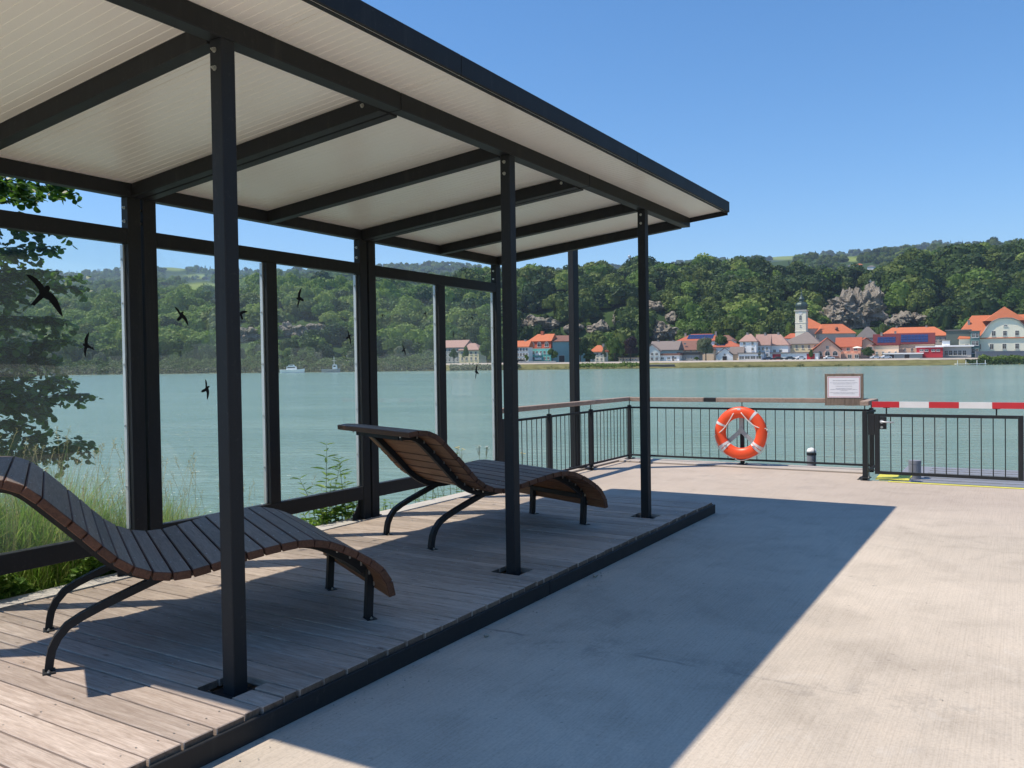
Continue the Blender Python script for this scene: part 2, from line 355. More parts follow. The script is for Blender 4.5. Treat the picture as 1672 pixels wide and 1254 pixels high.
# ================================================================== deck of the shelter
deck = thing('deck', 'weathered larch plank deck in a dark steel edge frame under the shelter', 'deck', (5, 2, 0))
bnd = []; posts = [J-L/2, J+L/2, J+1.5*L]
xs = list(np.linspace(1.467, posts[0]-.217, 7))
for i, p in enumerate(posts):
    xs += [p-.126, p, p+.09]
    nx = posts[i+1]-.217 if i < 2 else 8.672
    n = 14 if i < 2 else 6
    xs += list(np.linspace(p+.09, nx, n+1))[1:]
def plank(x0, x1, y0, y1):
    g = .006; dz = random.uniform(-.0025, .002); dy = random.uniform(-.006, .008) if y0 < .75 else 0
    bm = MB(); bm.box(x0+g, x1-g, y0+dy, y1, .082+dz, ZD+dz)
    o = bm.build('plank', [M_DECK, M_DECKEND], deck, bevel=.0035)
    for p in o.data.polygons:
        if abs(p.normal.y) > .9: p.material_index = 1
holes = []
for x0, x1 in zip(xs[:-1], xs[1:]):
    hole = any(abs(x0-(p-.126)) < 1e-4 or abs(x0-p) < 1e-4 for p in posts)
    if hole: plank(x0, x1, .688, .885); plank(x0, x1, 1.125, 3.335)
    else: plank(x0, x1, .688, 3.335)
for x0, x1 in ((1.45, 5.02), (5.026, 8.69)):
    bm = MB(); bm.box(x0, x1, .662, .680, .0, .094); bm.build('edge_channel', M_STEEL, deck, bevel=.003)
bm = MB(); bm.box(8.678, 8.69, .684, 3.335, .0, .094); bm.build('end_channel', M_STEEL, deck, bevel=.002)
for y in (.8, 1.5, 2.2, 2.9, 3.28):
    bm = MB(); bm.box(1.47, 8.66, y-.03, y+.03, .004, .08); bm.build('bearer', M_DECKEND, deck)
# screw heads near the front ends
scr = MB()
for x0, x1 in zip(xs[:-1], xs[1:]):
    for yy in (.80, 1.5, 2.2, 2.9):
        for fx in (.25, .75):
            if yy > .85 or x1-x0 > .12:
                x = x0+(x1-x0)*fx+random.uniform(-.006, .006); y = yy+random.uniform(-.012, .012)
                scr.lathe([(.0045, ZD-.004), (.0045, ZD+.0008), (.002, ZD+.0003)], 6, (x, y, 0))
o = scr.build('deck_screws', M_BOLT, deck); o['kind'] = 'stuff'

# ================================================================== shelter
sh = thing('shelter', 'open river shelter of dark steel posts and beams with cream roof and glass back wall', 'shelter', (5.1, 2.2, 0))
XN, XE = 1.47, J+2*L
def bolt(parent, c, axis, r=.011, h=.016):
    a = Vector(axis).normalized(); c = Vector(c); t = a.orthogonal().normalized(); s_ = a.cross(t)
    bm = MB(); 
    w = [c+(t*math.cos(k*math.pi/4)+s_*math.sin(k*math.pi/4))*r*1.5 for k in range(8)]; bm.prism(w, a*.003)
    hx = [c+a*.003+(t*math.cos(k*math.pi/3)+s_*math.sin(k*math.pi/3))*r for k in range(6)]; bm.prism(hx, a*h)
    sx = [c+a*(.003+h)+(t*math.cos(k*math.pi/3)+s_*math.sin(k*math.pi/3))*r*.5 for k in range(6)]; bm.prism(sx, a*h*.8)
    return bm.build('bolt', M_BOLT, parent)
for i, p in enumerate(posts):
    bm = MB(); bm.box(p-.0403, p+.0403, YF+.0015, YF+.0806, .075, ZB-.001)
    po = bm.build('post', M_STEEL, sh, bevel=.004)
    bm = MB(); bm.box(p-.105, p+.078, YF-.062, YF+.145, .068, .078); pl = bm.build('base_plate', M_STEEL, po, bevel=.002)
    for dx in (-.082, .06):
        for dy in (-.042, .125): bolt(po, (p+dx, YF+dy, .078), (0, 0, 1), .010, .010)
    for dz in (.052, .135): bolt(po, (p-.0403, YF+.045, ZB-dz), (-1, 0, 0), .0085, .010)
# front beam in three lengths
for x0, x1 in ((XN, J-.003), (J+.003, J+L-.003), (J+L+.003, XE)):
    bm = MB(); bm.box(x0, x1, YF, YF+.096, ZB, ZB+.1015); bm.build('front_beam', M_STEEL, sh, bevel=.004)
    bm = MB(); bm.box(x0, x1, YB, YB+.08, 2.878, 2.977); bm.build('rear_beam', M_STEEL, sh, bevel=.004)
def zb_at(y): return ZB-(y-YF)*SLOPE
def rafter(x0, x1, y0=YF+.0975, y1=YB-.0015):
    bm = MB(); bm.prism([(x0, y0, zb_at(y0)), (x0, y1, zb_at(y1)), (x0, y1, zb_at(y1)+.1), (x0, y0, zb_at(y0)+.1)], (x1-x0, 0, 0)); return bm.build('rafter', M_STEEL, sh, bevel=.0035)
for p in posts: rafter(p-.04, p+.04)
for q in (J, J+L):
    ra = rafter(q-.084, q-.007); rafter(q+.007, q+.084)
    bolt(ra, (q-.084, 1.19, zb_at(1.19)+.062), (-1, 0, 0), .009, .008)
rafter(XN, XN+.08); rafter(XE-.08, XE)
# rear wall frames: stiles, rails, mullions, panes
panes = []
for k in range(3):
    x0, x1 = J+(k-1)*L, J+k*L
    if k == 0: x0 = XN-.02
    s0, s1 = x0+.012, x1-.012
    for a, c in ((s0, s0+.106), (s1-.106, s1)):
        bm = MB(); bm.box(a, c, YB+.0015, YB+.079, .1, 2.877); st = bm.build('wall_post', M_STEEL, sh, bevel=.003)
        bm = MB(); bm.prism([(a-.006, YB+.05, .102), (a-.11, YB+.05, .102), (a-.11, YB+.05, .15), (a-.06, YB+.05, .2), (a-.03, YB+.05, .26), (a-.006, YB+.05, .36)], (0, .01, 0)) if a > s0+1 else bm.box(c+.001, c+.05, YB+.02, YB+.06, .101, .108)
        bm.build('foot_bracket', M_STEEL, st)
        for dz in (2.80, 2.70):
            bolt(st, (a, YB+.04, dz), (-1, 0, 0), .008, .012); 
    mid = (J+(k-.5)*L); m0, m1 = mid-.058, mid+.058
    bm = MB(); bm.box(s0+.107, s1-.107, YB+.004, YB+.074, 2.535, 2.645); bm.build('top_rail', M_STEEL, sh, bevel=.003)
    bm = MB(); bm.box(s0+.107, s1-.107, YB+.004, YB+.074, .300, .430); bm.build('bottom_rail', M_STEEL, sh, bevel=.003)
    bm = MB(); bm.box(m0, m1, YB+.005, YB+.072, .431, 2.534); bm.build('mullion', M_STEEL, sh, bevel=.003)
    for a, c in ((s0+.107, m0), (m1, s1-.107)):
        bm = MB(); bm.box(a+.004, c-.004, YB+.040, YB+.048, .434, 2.531); pn = bm.build('glass_pane', M_GLASS, sh); panes.append((a, c, pn))
        for e0, e1 in ((a+.0005, a+.014), (c-.014, c-.0005)):
            bm = MB(); bm.box(e0, e1, YB+.0495, YB+.0795, .436, 2.529); bd = bm.build('glazing_bead', M_ALU, sh)
            for z in (.75, 1.2, 1.65, 2.1, 2.42):
                bm = MB(); bm.lathe([(.0085, 0), (.0085, .004), (.003, .006)], 8); 
                bm.v = [((e0+e1)/2-.0085*1.1+(-p[2]), YB+.064+p[0], z+p[1]) for p in bm.v]
                bm.build('screw', M_BOLT, bd)
# birds of prey stickers on the panes
FALCON = [(-.50, .42), (-.38, .43), (-.22, .36), (-.08, .24), (-.03, .17), (.02, .22), (.08, .23), (.12, .19), (.12, .13), (.09, .08), (.20, .03), (.32, -.10), (.42, -.30), (.48, -.52), (.40, -.47), (.25, -.30), (.10, -.14), (-.03, -.10), (-.12, -.18), (-.25, -.33), (-.35, -.31), (-.24, -.16), (-.15, -.02), (-.16, .08), (-.27, .22), (-.42, .35)]
CROW = [(-.50, .36), (-.34, .34), (-.18, .24), (-.08, .12), (-.01, .20), (.06, .25), (.10, .20), (.07, .10), (.20, .04), (.33, -.08), (.44, -.26), (.50, -.46), (.36, -.36), (.18, -.18), (.05, -.12), (-.02, -.22), (-.16, -.36), (-.26, -.30), (-.20, -.16), (-.12, -.06), (-.14, .02), (-.30, .18)]
def bird(x, z, size, ang, shape, sx=1, sq=1):
    for a, c, pn in panes:
        if a-.02 < x < c+.02:
            ca, sa = math.cos(ang), math.sin(ang); P = []
            for u, w in shape:
                u *= sx; w *= sq; P.append((x+(u*ca-w*sa)*size, YB+.0375, z+(u*sa+w*ca)*size))
            bm = MB(); bm.prism(P, (0, .0012, 0)); bm.build('bird_sticker', M_DECAL, pn); return
R_ = math.radians
bird(3.139, 2.125, 0.266, R_(-4), FALCON); bird(3.423, 1.788, 0.155, R_(115), FALCON, 1, .7); bird(4.204, 2.032, 0.148, R_(-10), CROW)
bird(4.780, 2.07, 0.126, R_(60), CROW); bird(4.425, 1.45, 0.122, R_(-40), CROW, 1, 1.2); bird(5.454, 2.247, 0.163, R_(110), CROW, 1, .85)
bird(6.105, 1.913, 0.115, R_(-35), CROW); bird(6.61, 2.150, 0.074, R_(25), CROW, 1, .6); bird(7.334, 2.201, 0.089, R_(-50), CROW, 1, .7)
bird(6.949, 1.797, 0.104, R_(-30), CROW); bird(8.321, 1.549, 0.170, R_(105), CROW, 1, .7); bird(7.863, 1.99, 0.074, R_(-55), CROW, 1, .7)
bird(8.25, 2.20, 0.074, R_(-45), CROW, 1, .7)
# roof panels: ribbed cream sheet soffit, one metre wide, sloping to the river
def zs(y): return ZB+.1025-(y-YF)*SLOPE
Y0, Y1 = .551, 3.66
edges = [XN-.012]+[x for x in np.arange(J-2, XE, 1.0) if XN+.2 < x < XE-.2]+[XE+.001]
for x0, x1 in zip(edges[:-1], edges[1:]):
    prof = [(x0+.002, .006), (x0+.004, 0), (x0+.03, 0), (x0+.033, .004), (x0+.037, .004), (x0+.04, 0)]
    x = x0+.04
    while x < x1-.11:
        prof += [(x+.048, 0), (x+.0505, .0028), (x+.0535, .0028), (x+.056, 0)]; x += .056
    prof += [(x1-.05, 0), (x1-.047, .004), (x1-.043, .004), (x1-.04, 0), (x1-.004, 0), (x1-.002, .006)]
    n = len(prof)
    vv = [(px, Y0, zs(Y0)+pz) for px, pz in prof]+[(px, Y1, zs(Y1)+pz) for px, pz in prof]
    ff = [(i, i+1, n+i+1, n+i) for i in range(n-1)]
    top = len(vv); vv += [(x0+.002, Y0, zs(Y0)+.06), (x1-.002, Y0, zs(Y0)+.06), (x1-.002, Y1, zs(Y1)+.06), (x0+.002, Y1, zs(Y1)+.06)]
    ff += [(top, top+1, top+2, top+3), (0, top, top+3, n), (n-1, 2*n-1, top+2, top+1)]
    bm = MB(); bm.add(vv, ff); bm.build('roof_panel', M_SOFFIT, sh)
for x0, x1 in ((XN-.03, J-.002), (J+.002, J+L-.002), (J+L+.002, XE+.016)):
    bm = MB(); bm.box(x0, x1, .531, .549, 3.224, 3.337); fa = bm.build('front_fascia', M_STEEL, sh, bevel=.003)
    bm = MB(); bm.box(x0, x1, .549, .575, 3.2195, 3.2235); bm.build('fascia_lip', M_STEEL, fa)
for xx in (XN-.03, XE+.002):
    bm = MB(); bm.prism([(xx, .5505, zs(.55)-.052), (xx, 3.66, zs(3.66)-.04), (xx, 3.66, zs(3.66)+.09), (xx, .5505, zs(.55)+.088)], (.0135, 0, 0)); bm.build('end_fascia', M_STEEL, sh)
bm = MB(); bm.prism([(XN-.016, .5495, zs(.55)+.064), (XN-.016, 3.662, zs(3.66)+.064), (XN-.016, 3.662, zs(3.66)+.072), (XN-.016, .5495, zs(.55)+.072)], (XE-XN+.03, 0, 0)); bm.build('roof_sheet', M_STEEL, sh)
bm = MB(); bm.box(XN-.03, XE+.016, 3.663, 3.74, zs(3.66)-.02, zs(3.66)+.05); bm.build('gutter', M_STEEL, sh, bevel=.004)

# ================================================================== two wooden loungers
PROF = [(-.37, .975), (-.264, .989), (-.17, .985), (-.11, .968), (-.05, .93), (0, .885), (.109, .775), (.177, .705), (.29, .585), (.361, .528), (.447, .486), (.536, .467), (.622, .467), (.71, .481), (.9, .520), (1.08, .546), (1.203, .556), (1.27, .550), (1.353, .53), (1.45, .487), (1.55, .43), (1.63, .372), (1.68, .315), (1.712, .25), (1.725, .175)]
def resample(prof, n):
    P = np.array(prof)
    # light smoothing through Catmull-Rom
    out = []
    for i in range(len(P)-1):
        p0, p1, p2, p3 = P[max(i-1, 0)], P[i], P[i+1], P[min(i+2, len(P)-1)]
        for t in np.linspace(0, 1, 20, endpoint=False):
            out.append(.5*((2*p1)+(-p0+p2)*t+(2*p0-5*p1+4*p2-p3)*t*t+(-p0+3*p1-3*p2+p3)*t**3))
    out.append(P[-1]); P = np.array(out); d = np.r_[0, np.cumsum(np.hypot(*np.diff(P, axis=0).T))]
    return P, d
CP, CD = resample(PROF, 0)
def at(d): return np.array([np.interp(d, CD, CP[:, 0]), np.interp(d, CD, CP[:, 1])])
HWID = .645
def lounger(label, foot, ang):
    a = R_(ang); ax = Vector((math.cos(a), math.sin(a), 0)); ay = Vector((-ax.y, ax.x, 0))
    o = Vector((foot[0], foot[1], ZD)) + ay*.385
    t = thing('lounger', label, 'lounger', o, a)
    # slats
    dw0 = CD[np.argmin(abs(CP[:, 0]+.008))]
    cuts = []; d = dw0
    while d > .05: cuts.append((d-.084, d)); d -= .0905
    cuts = cuts[::-1]; cuts.append((dw0+.0065, dw0+.172)); d = dw0+.1785
    while d+.084 < CD[-1]+.02: cuts.append((d, min(d+.084, CD[-1]))); d += .0905
    for d0, d1 in cuts:
        p, q = at(max(d0, 0)), at(d1); tx = (q-p)/np.hypot(*(q-p)); nn = np.array([-tx[1], tx[0]])
        th = .042; w = HWID+random.uniform(-.004, .004)
        pts = [p, q, q-nn*th, p-nn*th]
        bm = MB(); bm.prism([(x, -w, z) for x, z in pts], (0, 2*w, 0))
        so_ = bm.build('slat', [M_SLATTOP, M_SLATSIDE, M_SLAT], t, world=False, bevel=.004)
        nv = Vector((nn[0], 0, nn[1]))
        for pg in so_.data.polygons: pg.material_index = 0 if pg.normal.dot(nv) > .8 else (2 if pg.normal.dot(nv) < -.8 else 1)
        for sy in (-.385, .385):
            mid = (p+q)/2
            for fx in (-.3, .3):
                c = mid+tx*fx*np.hypot(*(q-p)); bm = MB(); bm.obb((c[0]+nn[0]*.0005, sy+fx*.02, c[1]+nn[1]*.0005), (tx[0]*.003, 0, tx[1]*.003), (0, .003, 0), (nn[0]*.001, 0, nn[1]*.001)); bm.build('screw', M_BOLT, so_, world=False)
            if True:
                bm = MB(); c = mid-nn*(th+.002); bm.obb((c[0], sy+.034*(-1 if sy < 0 else 1), c[1]-.006), (.004, 0, 0), (0, .004, 0), (0, 0, .012)); bm.build('nut', M_BOLT, so_, world=False)
    for sy in (-.385, .385):
        path = []
        for d in np.linspace(.10, CD[-1]-.16, 60):
            p, q = at(d-.02), at(d+.02); tx = (q-p)/np.hypot(*(q-p)); nn = np.array([-tx[1], tx[0]]); c = at(d)-nn*.066; path.append((c[0], sy, c[1]))
        bm = MB(); bm.sweep(path, (0, 1, 0), .022, .0225); bm.build('side_rail', M_STEEL, t, world=False)
        leg = [(0, 0), (.006, .05), (.016, .10), (.042, .155), (.085, .205), (.15, .243), (.25, .287), (.36, .33), (.47, .372), (.56, .405)]
        bm = MB(); bm.sweep([(x, sy, z+.004) for x, z in leg], (0, 1, 0), .024, .019); lg = bm.build('curved_leg', M_STEEL, t, world=False)
        bm = MB(); bm.box(-.028, .028, sy-.062, sy+.026, 0, .004); bm.build('foot_plate', M_STEEL, lg, world=False); bolt(lg, t.matrix_world @ Vector((0, sy-.044, .004)), (0, 0, 1), .006, .005)
        bm = MB(); bm.sweep([(1.645, sy, .004), (1.655, sy, .17), (1.662, sy, .30)], (0, 1, 0), .024, .021); lg = bm.build('rear_leg', M_STEEL, t, world=False)
        bm = MB(); bm.box(1.62, 1.68, sy-.062, sy+.026, 0, .004); bm.build('foot_plate', M_STEEL, lg, world=False); bolt(lg, t.matrix_world @ Vector((1.65, sy-.044, .004)), (0, 0, 1), .006, .005)
    c = at(.12); bm = MB(); bm.box(c[0]-.024, c[0]+.024, -.361, .361, c[1]-.088, c[1]-.045); bm.build('head_cross_bar', M_STEEL, t, world=False)
    bm = MB(); bm.box(1.635, 1.68, -.361, .361, .235, .28); bm.build('foot_cross_bar', M_STEEL, t, world=False)
    return t
lounger('slatted wooden lounger nearest the camera, its worn seat facing us, behind the first post', (2.265, 1.958), -29.3)
lounger('slatted wooden lounger farther along the deck, raised back showing its orange-brown underside', (5.393, 1.969), -22.0)

# ================================================================== railings
def bars(parent, P0, P1, z0, z1, n, skip=()):
    first = None; P0, P1 = Vector(P0), Vector(P1)
    for k in range(n):
        c = P0.lerp(P1, (k+.5)/n)
        if any(abs((c-Vector(s)).length) < .05 for s in skip): continue
        if first is None:
            bm = MB(); bm.lathe([(.0062, z0), (.0062, z1)], 8); first = bm.build('baluster', M_STEEL, parent, world=False)
            first.location = parent.matrix_world.inverted() @ Vector((c.x, c.y, 0)); PM[first.name] = Matrix()
        else: dup(first, parent, parent.matrix_world.inverted() @ Vector((c.x, c.y, 0)))
def railpost(parent, x, y, top=.925, plate=True, s=.026, dirn=(1, 0)):
    bm = MB(); bm.box(x-s, x+s, y-s, y+s, .004, top); po = bm.build('railing_post', M_STEEL, parent, bevel=.002)
    if plate: 
        bm = MB(); bm.box(x-.07, x+.07, y-.07, y+.07, .031, .041); bm.build('base_plate', M_STEEL, po, bevel=.002)
        for q in (-.05, .05): bolt(po, (x+q, y-.05, .041), (0, 0, 1), .008, .010)
    bm = MB(); bm.tube([(x, y, top), (x, y, top+.09)], .0075, 8); bm.box(x-.025, x+.025, y-.025, y+.025, top+.001, top+.012); bm.build('handrail_pin', M_STEEL, po)
    return po
ra = thing('railing', 'dark steel railing with timber handrail running along the river side beyond the deck', 'railing', (11, 3.5, 0))
for x in (8.98, 10.22, 11.55): railpost(ra, x, 3.53)
for x0, x1 in ((8.98, 10.22), (10.22, 11.55), (11.55, 13.0)):
    bm = MB(); bm.box(x0+.03, x1-.03, 3.512, 3.548, .885, .915); bm.build('top_rail', M_STEEL, ra, bevel=.002)
    bm = MB(); bm.box(x0+.03, x1-.03, 3.515, 3.545, .075, .105); bm.build('bottom_rail', M_STEEL, ra, bevel=.002)
    bars(ra, (x0+.02, 3.53, 0), (x1-.02, 3.53, 0), .1, .89, int((x1-x0-.04)/.125))
for x0, x1 in ((8.9, 11.2), (11.203, 13.08)):
    bm = MB(); bm.box(x0, x1, 3.475, 3.585, 1.012, 1.075); bm.build('timber_handrail', M_RAILWOOD, ra, bevel=.006)
rb = thing('railing', 'dark steel railing with pale timber handrail closing the far end, holding the lifebuoy', 'railing', (12.97, 1.6, 0))
for y in (3.53, 1.6, -.28): railpost(rb, 12.98 if y != 3.53 else 13.03, y, .925, True, .028)
for y0, y1 in ((-.28, 1.6), (1.6, 3.53)):
    bm = MB(); bm.box(12.965, 12.995, y0+.031, y1-.031, .885, .915); bm.build('top_rail', M_STEEL, rb, bevel=.002)
    bm = MB(); bm.box(12.967, 12.993, y0+.031, y1-.031, .085, .115); bm.build('bottom_rail', M_STEEL, rb, bevel=.002)
    bars(rb, (12.98, y0+.01, 0), (12.98, y1-.01, 0), .11, .89, 13)
for y0, y1, m in ((2.2, 3.47, M_RAILWOOD), (2.002, 2.198, M_STEEL), (-.24, 2.0, M_RAILWOOD)):
    bm = MB(); bm.box(12.92, 13.035, y0, y1, 1.005, 1.072); bm.build('timber_handrail' if m is M_RAILWOOD else 'handrail_sleeve', m, rb, bevel=.006)
rc = thing('railing', 'short side railing linking the gate post back to the far railing', 'railing', (12.5, -.33, 0))
railpost(rc, 12.06, -.33, .93, True, .03)
bm = MB(); bm.box(12.092, 12.95, -.345, -.315, .885, .915); bm.build('top_rail', M_STEEL, rc); bm = MB(); bm.box(12.092, 12.95, -.343, -.317, .085, .115); bm.build('bottom_rail', M_STEEL, rc)
bars(rc, (12.15, -.33, 0), (12.92, -.33, 0), .11, .89, 6)
bm = MB(); bm.box(12.02, 12.9, -.385, -.275, 1.012, 1.075); bm.build('timber_handrail', M_RAILWOOD, rc, bevel=.006)

gt = thing('gate', 'dark steel barred gate with lever handle under a red and white striped bar', 'gate', (12.05, -1.3, .1))
bm = MB(); bm.box(12.03, 12.07, -.515, -.455, .095, .905); bm.build('gate_stile', M_STEEL, gt, bevel=.002)
bm = MB(); bm.box(12.03, 12.07, -2.16, -2.10, .095, .905); bm.build('gate_stile', M_STEEL, gt, bevel=.002)
for z0, z1 in ((.865, .905), (.095, .135)):
    bm = MB(); bm.box(12.032, 12.068, -2.099, -.516, z0, z1); bm.build('gate_rail', M_STEEL, gt, bevel=.002)
bars(gt, (12.05, -2.03, 0), (12.05, -.585, 0), .13, .87, 11)
bm = MB(); bm.box(12.033, 12.067, -.60, -.5155, .70, .862); bm.build('lock_box', M_STEEL, gt, bevel=.002)
bm = MB(); bm.box(12.035, 12.065, -.452, -.375, .62, .90); bm.build('striker_plate', M_STEEL, gt, bevel=.002)
bm = MB(); bm.tube([(12.03, -.545, .80), (11.975, -.545, .80), (11.97, -.56, .80), (11.97, -.70, .797)], .011, 10); hd = bm.build('lever_handle', M_ALU, gt, smooth=True)
bm = MB(); bm.lathe([(.024, 0), (.024, .006)], 12); bm.v = [(12.03-p[2], -.545+p[0], .80+p[1]) for p in bm.v]; bm.build('rose', M_ALU, hd)
bm = MB(); bm.lathe([(.016, 0), (.016, .012)], 12); bm.v = [(12.03-p[2], -.545+p[0], .725+p[1]) for p in bm.v]; bm.build('lock_cylinder', M_BOLT, gt)
yy = [-.424, -.76, -1.111, -1.456, -1.823, -2.18]
for k in range(5):
    bm = MB(); bm.box(12.028, 12.068, yy[k+1]+.0004, yy[k], .99, 1.068); o = bm.build('bar_stripe', M_RED if k % 2 == 0 else M_WPAINT, gt)
    o['label'] = ('red' if k % 2 == 0 else 'white')+' painted stripe of the bar'
for y in (-.60, -1.87):
    bm = MB(); bm.tube([(12.05, y, .905), (12.05, y, .985)], .009, 8); bm.box(12.03, 12.066, y-.04, y+.04, .983, .9895); bm.build('bar_bracket', M_STEEL, gt)

# warning notice
sg = thing('notice_board', 'brown timber board carrying a white notice with thin red frame, on the far handrail', 'sign', (12.88, .08, .97))
for y0, y1 in ((-.19, -.07), (-.068, .06), (.062, .2), (.202, .342)):
    bm = MB(); bm.box(12.884, 12.908, y0, y1, .972+random.uniform(-.002, .002), 1.437+random.uniform(-.003, .002)); bm.build('board', M_BOARD, sg, bevel=.002)
bm = MB(); bm.box(12.909, 12.935, -.15, .31, 1.075, 1.35); bm.build('backing_batten', M_BOARD, sg)
bm = MB(); bm.box(12.8785, 12.883, -.150, .304, 1.085, 1.397); pa = bm.build('notice', M_PAPER, sg)
bm = MB()
for y0, y1, z0, z1 in ((-.140, .294, 1.383, 1.388), (-.140, .294, 1.094, 1.099), (-.140, -.135, 1.0992, 1.3828), (.289, .294, 1.0992, 1.3828)): bm.box(12.8771, 12.8784, y0, y1, z0, z1)
bm.build('red_frame', M_RED, pa)
# print: lines of small grey lettering, word by word
bm = MB(); rr = random.Random(5)
for zc, wid, h in ((1.337, .30, .010), (1.305, .37, .0065), (1.288, .29, .0065), (1.255, .22, .0065), (1.222, .22, .0065), (1.206, .37, .0065), (1.190, .09, .0065), (1.160, .39, .0065), (1.144, .29, .0065)):
    y = .077+wid/2
    while y > .077-wid/2:
        w = rr.uniform(.012, .05); w = min(w, y-(.077-wid/2)+.002); q = y
        while q > y-w:
            hh = h*rr.choice((.6, .6, .7, 1.0)); bm.box(12.8776, 12.8784, q-.0035, q, zc-h/2, zc-h/2+hh); q -= .0052
        y -= w+.006
bm.build('print', M_INK, pa)

# lifebuoy and its holder
hb = thing('lifebuoy_holder', 'grey galvanised bracket with two splayed arms behind the orange lifebuoy', 'bracket', (12.93, 1.6, .3))
bm = MB(); bm.box(12.926, 12.934, 1.565, 1.635, .52, .93); bm.build('upright', M_GALV, hb, bevel=.001)
for sg_ in (-1, 1):
    c0 = Vector((12.922, 1.6, .56)); c1 = Vector((12.90, 1.6+sg_*.215, .37)); d = (c1-c0); n_ = Vector((1, 0, 0)).cross(d).normalized()
    bm = MB(); bm.obb((c0+c1)/2, d/2, n_*.033, Vector((.003, 0, 0))); bm.build('arm', M_GALV, hb)
    bm = MB(); bm.box(12.78, 12.903, 1.6+sg_*.215-.02, 1.6+sg_*.215+.02, .335, .341); bm.build('hook', M_GALV, hb)
bm = MB(); bm.lathe([(.045, 0), (.045, .006)], 16); bm.v = [(12.918-p[2], 1.6+p[0], .56+p[1]) for p in bm.v]; bm.build('hub', M_GALV, hb)
bm = MB(); bm.box(12.815, 12.925, 1.573, 1.627, .912, .920); bm.box(12.806, 12.815, 1.573, 1.627, .82, .92); bm.build('top_hook', M_WHITE, hb)
lb = thing('lifebuoy', 'orange lifebuoy with silver bands and white rope hanging on the far railing', 'lifebuoy', (12.86, 1.59, .53))
Cb = Vector((12.862, 1.59, .53)); RM, RA, RB = .322, .088, .062
def torus(a0, a1, n, m, ra_, rb_):
    vv = []; ff = []; closed = a1-a0 > 6.28
    for i in range(n if closed else n+1):
        a = a0+(a1-a0)*i/n; e = Vector((0, math.cos(a), math.sin(a)))
        for k in range(m):
            t = 2*math.pi*k/m; vv.append(Cb+e*(RM+ra_*math.cos(t))+Vector((1, 0, 0))*rb_*math.sin(t))
    for i in range(n):
        for k in range(m): ff.append((i*m+k, i*m+(k+1) % m, ((i+1) % n if closed else i+1)*m+(k+1) % m, ((i+1) % n if closed else i+1)*m+k))
    return vv, ff
bm = MB(); bm.add(*torus(0, 2*math.pi, 72, 24, RA, RB)); bm.build('ring', M_ORANGE, lb, smooth=True)
for ac, hw, m in ((2.22, .055, M_TAPE), (.42, .055, M_TAPE), (-.64, .07, M_TAPE), (-.79, .05, M_WHITE), (3.76, .065, M_TAPE), (3.91, .055, M_WHITE)):
    bm = MB(); bm.add(*torus(ac-hw, ac+hw, 6, 24, RA+.0025, RB+.0025)); bm.build('reflective_band', m, lb, smooth=True)
def ropept(a, rr_, dx): return Cb+Vector((-dx, math.cos(a)*rr_, math.sin(a)*rr_))
anchors = [1.35, 2.72, 4.35, 5.95]
for a0, a1, sag in ((1.66, 2.95, .17), (1.30, -.10, .17)):
    pts = []
    for i in range(21):
        t = i/20; a = a0+(a1-a0)*t; rad = RM+RA*.2+RA*.85*abs(2*t-1)**2 - sag*.35*math.sin(math.pi*t)+sag*.18; 
        s = Vector(ropept(a0, RM, .07)).lerp(ropept(a1, RM+RA*1.02, .02), t); s.z -= sag*.42*math.sin(math.pi*t); s.x = Cb.x-.075+.05*t**3
        pts.append(s)
    bm = MB(); bm.tube(pts, .0075, 8); bm.build('rope', M_ROPE, lb, smooth=True)
for a0, a1 in ((3.05, 4.9), (-.18, -1.3)):
    pts = [Cb+Vector((-.012, math.cos(a)*(RM+RA+.010+.008*math.sin(7*a)), math.sin(a)*(RM+RA+.010+.008*math.sin(7*a)))) for a in np.linspace(a0, a1, 24)]
    bm = MB(); bm.tube(pts, .007, 8); bm.build('rope', M_ROPE, lb, smooth=True)
for a in (3.0, -.12, -.5, 4.9):
    bm = MB(); c = Cb+Vector((-.02, math.cos(a)*(RM+RA+.004), math.sin(a)*(RM+RA+.004))); bm.lathe([(.004, -.014), (.014, -.008), (.014, .008), (.004, .014)], 8, c); bm.build('rope_knot', M_ROPE, lb, smooth=True)

# tall mast behind the side railing
ms = thing('steel_mast', 'tall dark square steel mast standing behind the river-side railing', 'mast', (11.51, 3.80, 0))
bm = MB(); bm.box(11.425, 11.595, 3.735, 3.83, .032, 4.4); bm.build('shaft', M_STEEL, ms, bevel=.005)
bm = MB(); bm.box(11.40, 11.62, 3.64, 3.845, .0312, .042); bm.build('base_plate', M_STEEL, ms)
for q in (11.42, 11.6): bolt(ms, (q, 3.66, .042), (0, 0, 1), .010, .014)
bm = MB(); bm.box(11.38, 11.64, 3.70, 3.86, 4.4, 4.44); bm.build('cap', M_STEEL, ms)

# small loose things
for x, y, s, lab in ((4.05, .55, .022, 'small pale pebble lying against the steel deck edge'), (5.62, .60, .028, 'angular pale stone beside the deck channel near the last post')):
    bm = MB(); vs = [Vector((random.gauss(0, 1), random.gauss(0, 1), random.gauss(0, 1))).normalized() for _ in range(14)]
    me_ = bmesh.new()
    for q in vs: me_.verts.new((q.x*s, q.y*s*.8, q.z*s*.6+s*.5))
    bmesh.ops.convex_hull(me_, input=me_.verts[:]); mm = bpy.data.meshes.new('pebble'); me_.to_mesh(mm); me_.free(); mm.materials.append(M_STONE)
    o = bpy.data.objects.new('pebble', mm); COL.objects.link(o); o.location = (x, y, 0); tag(o, lab, 'pebble')
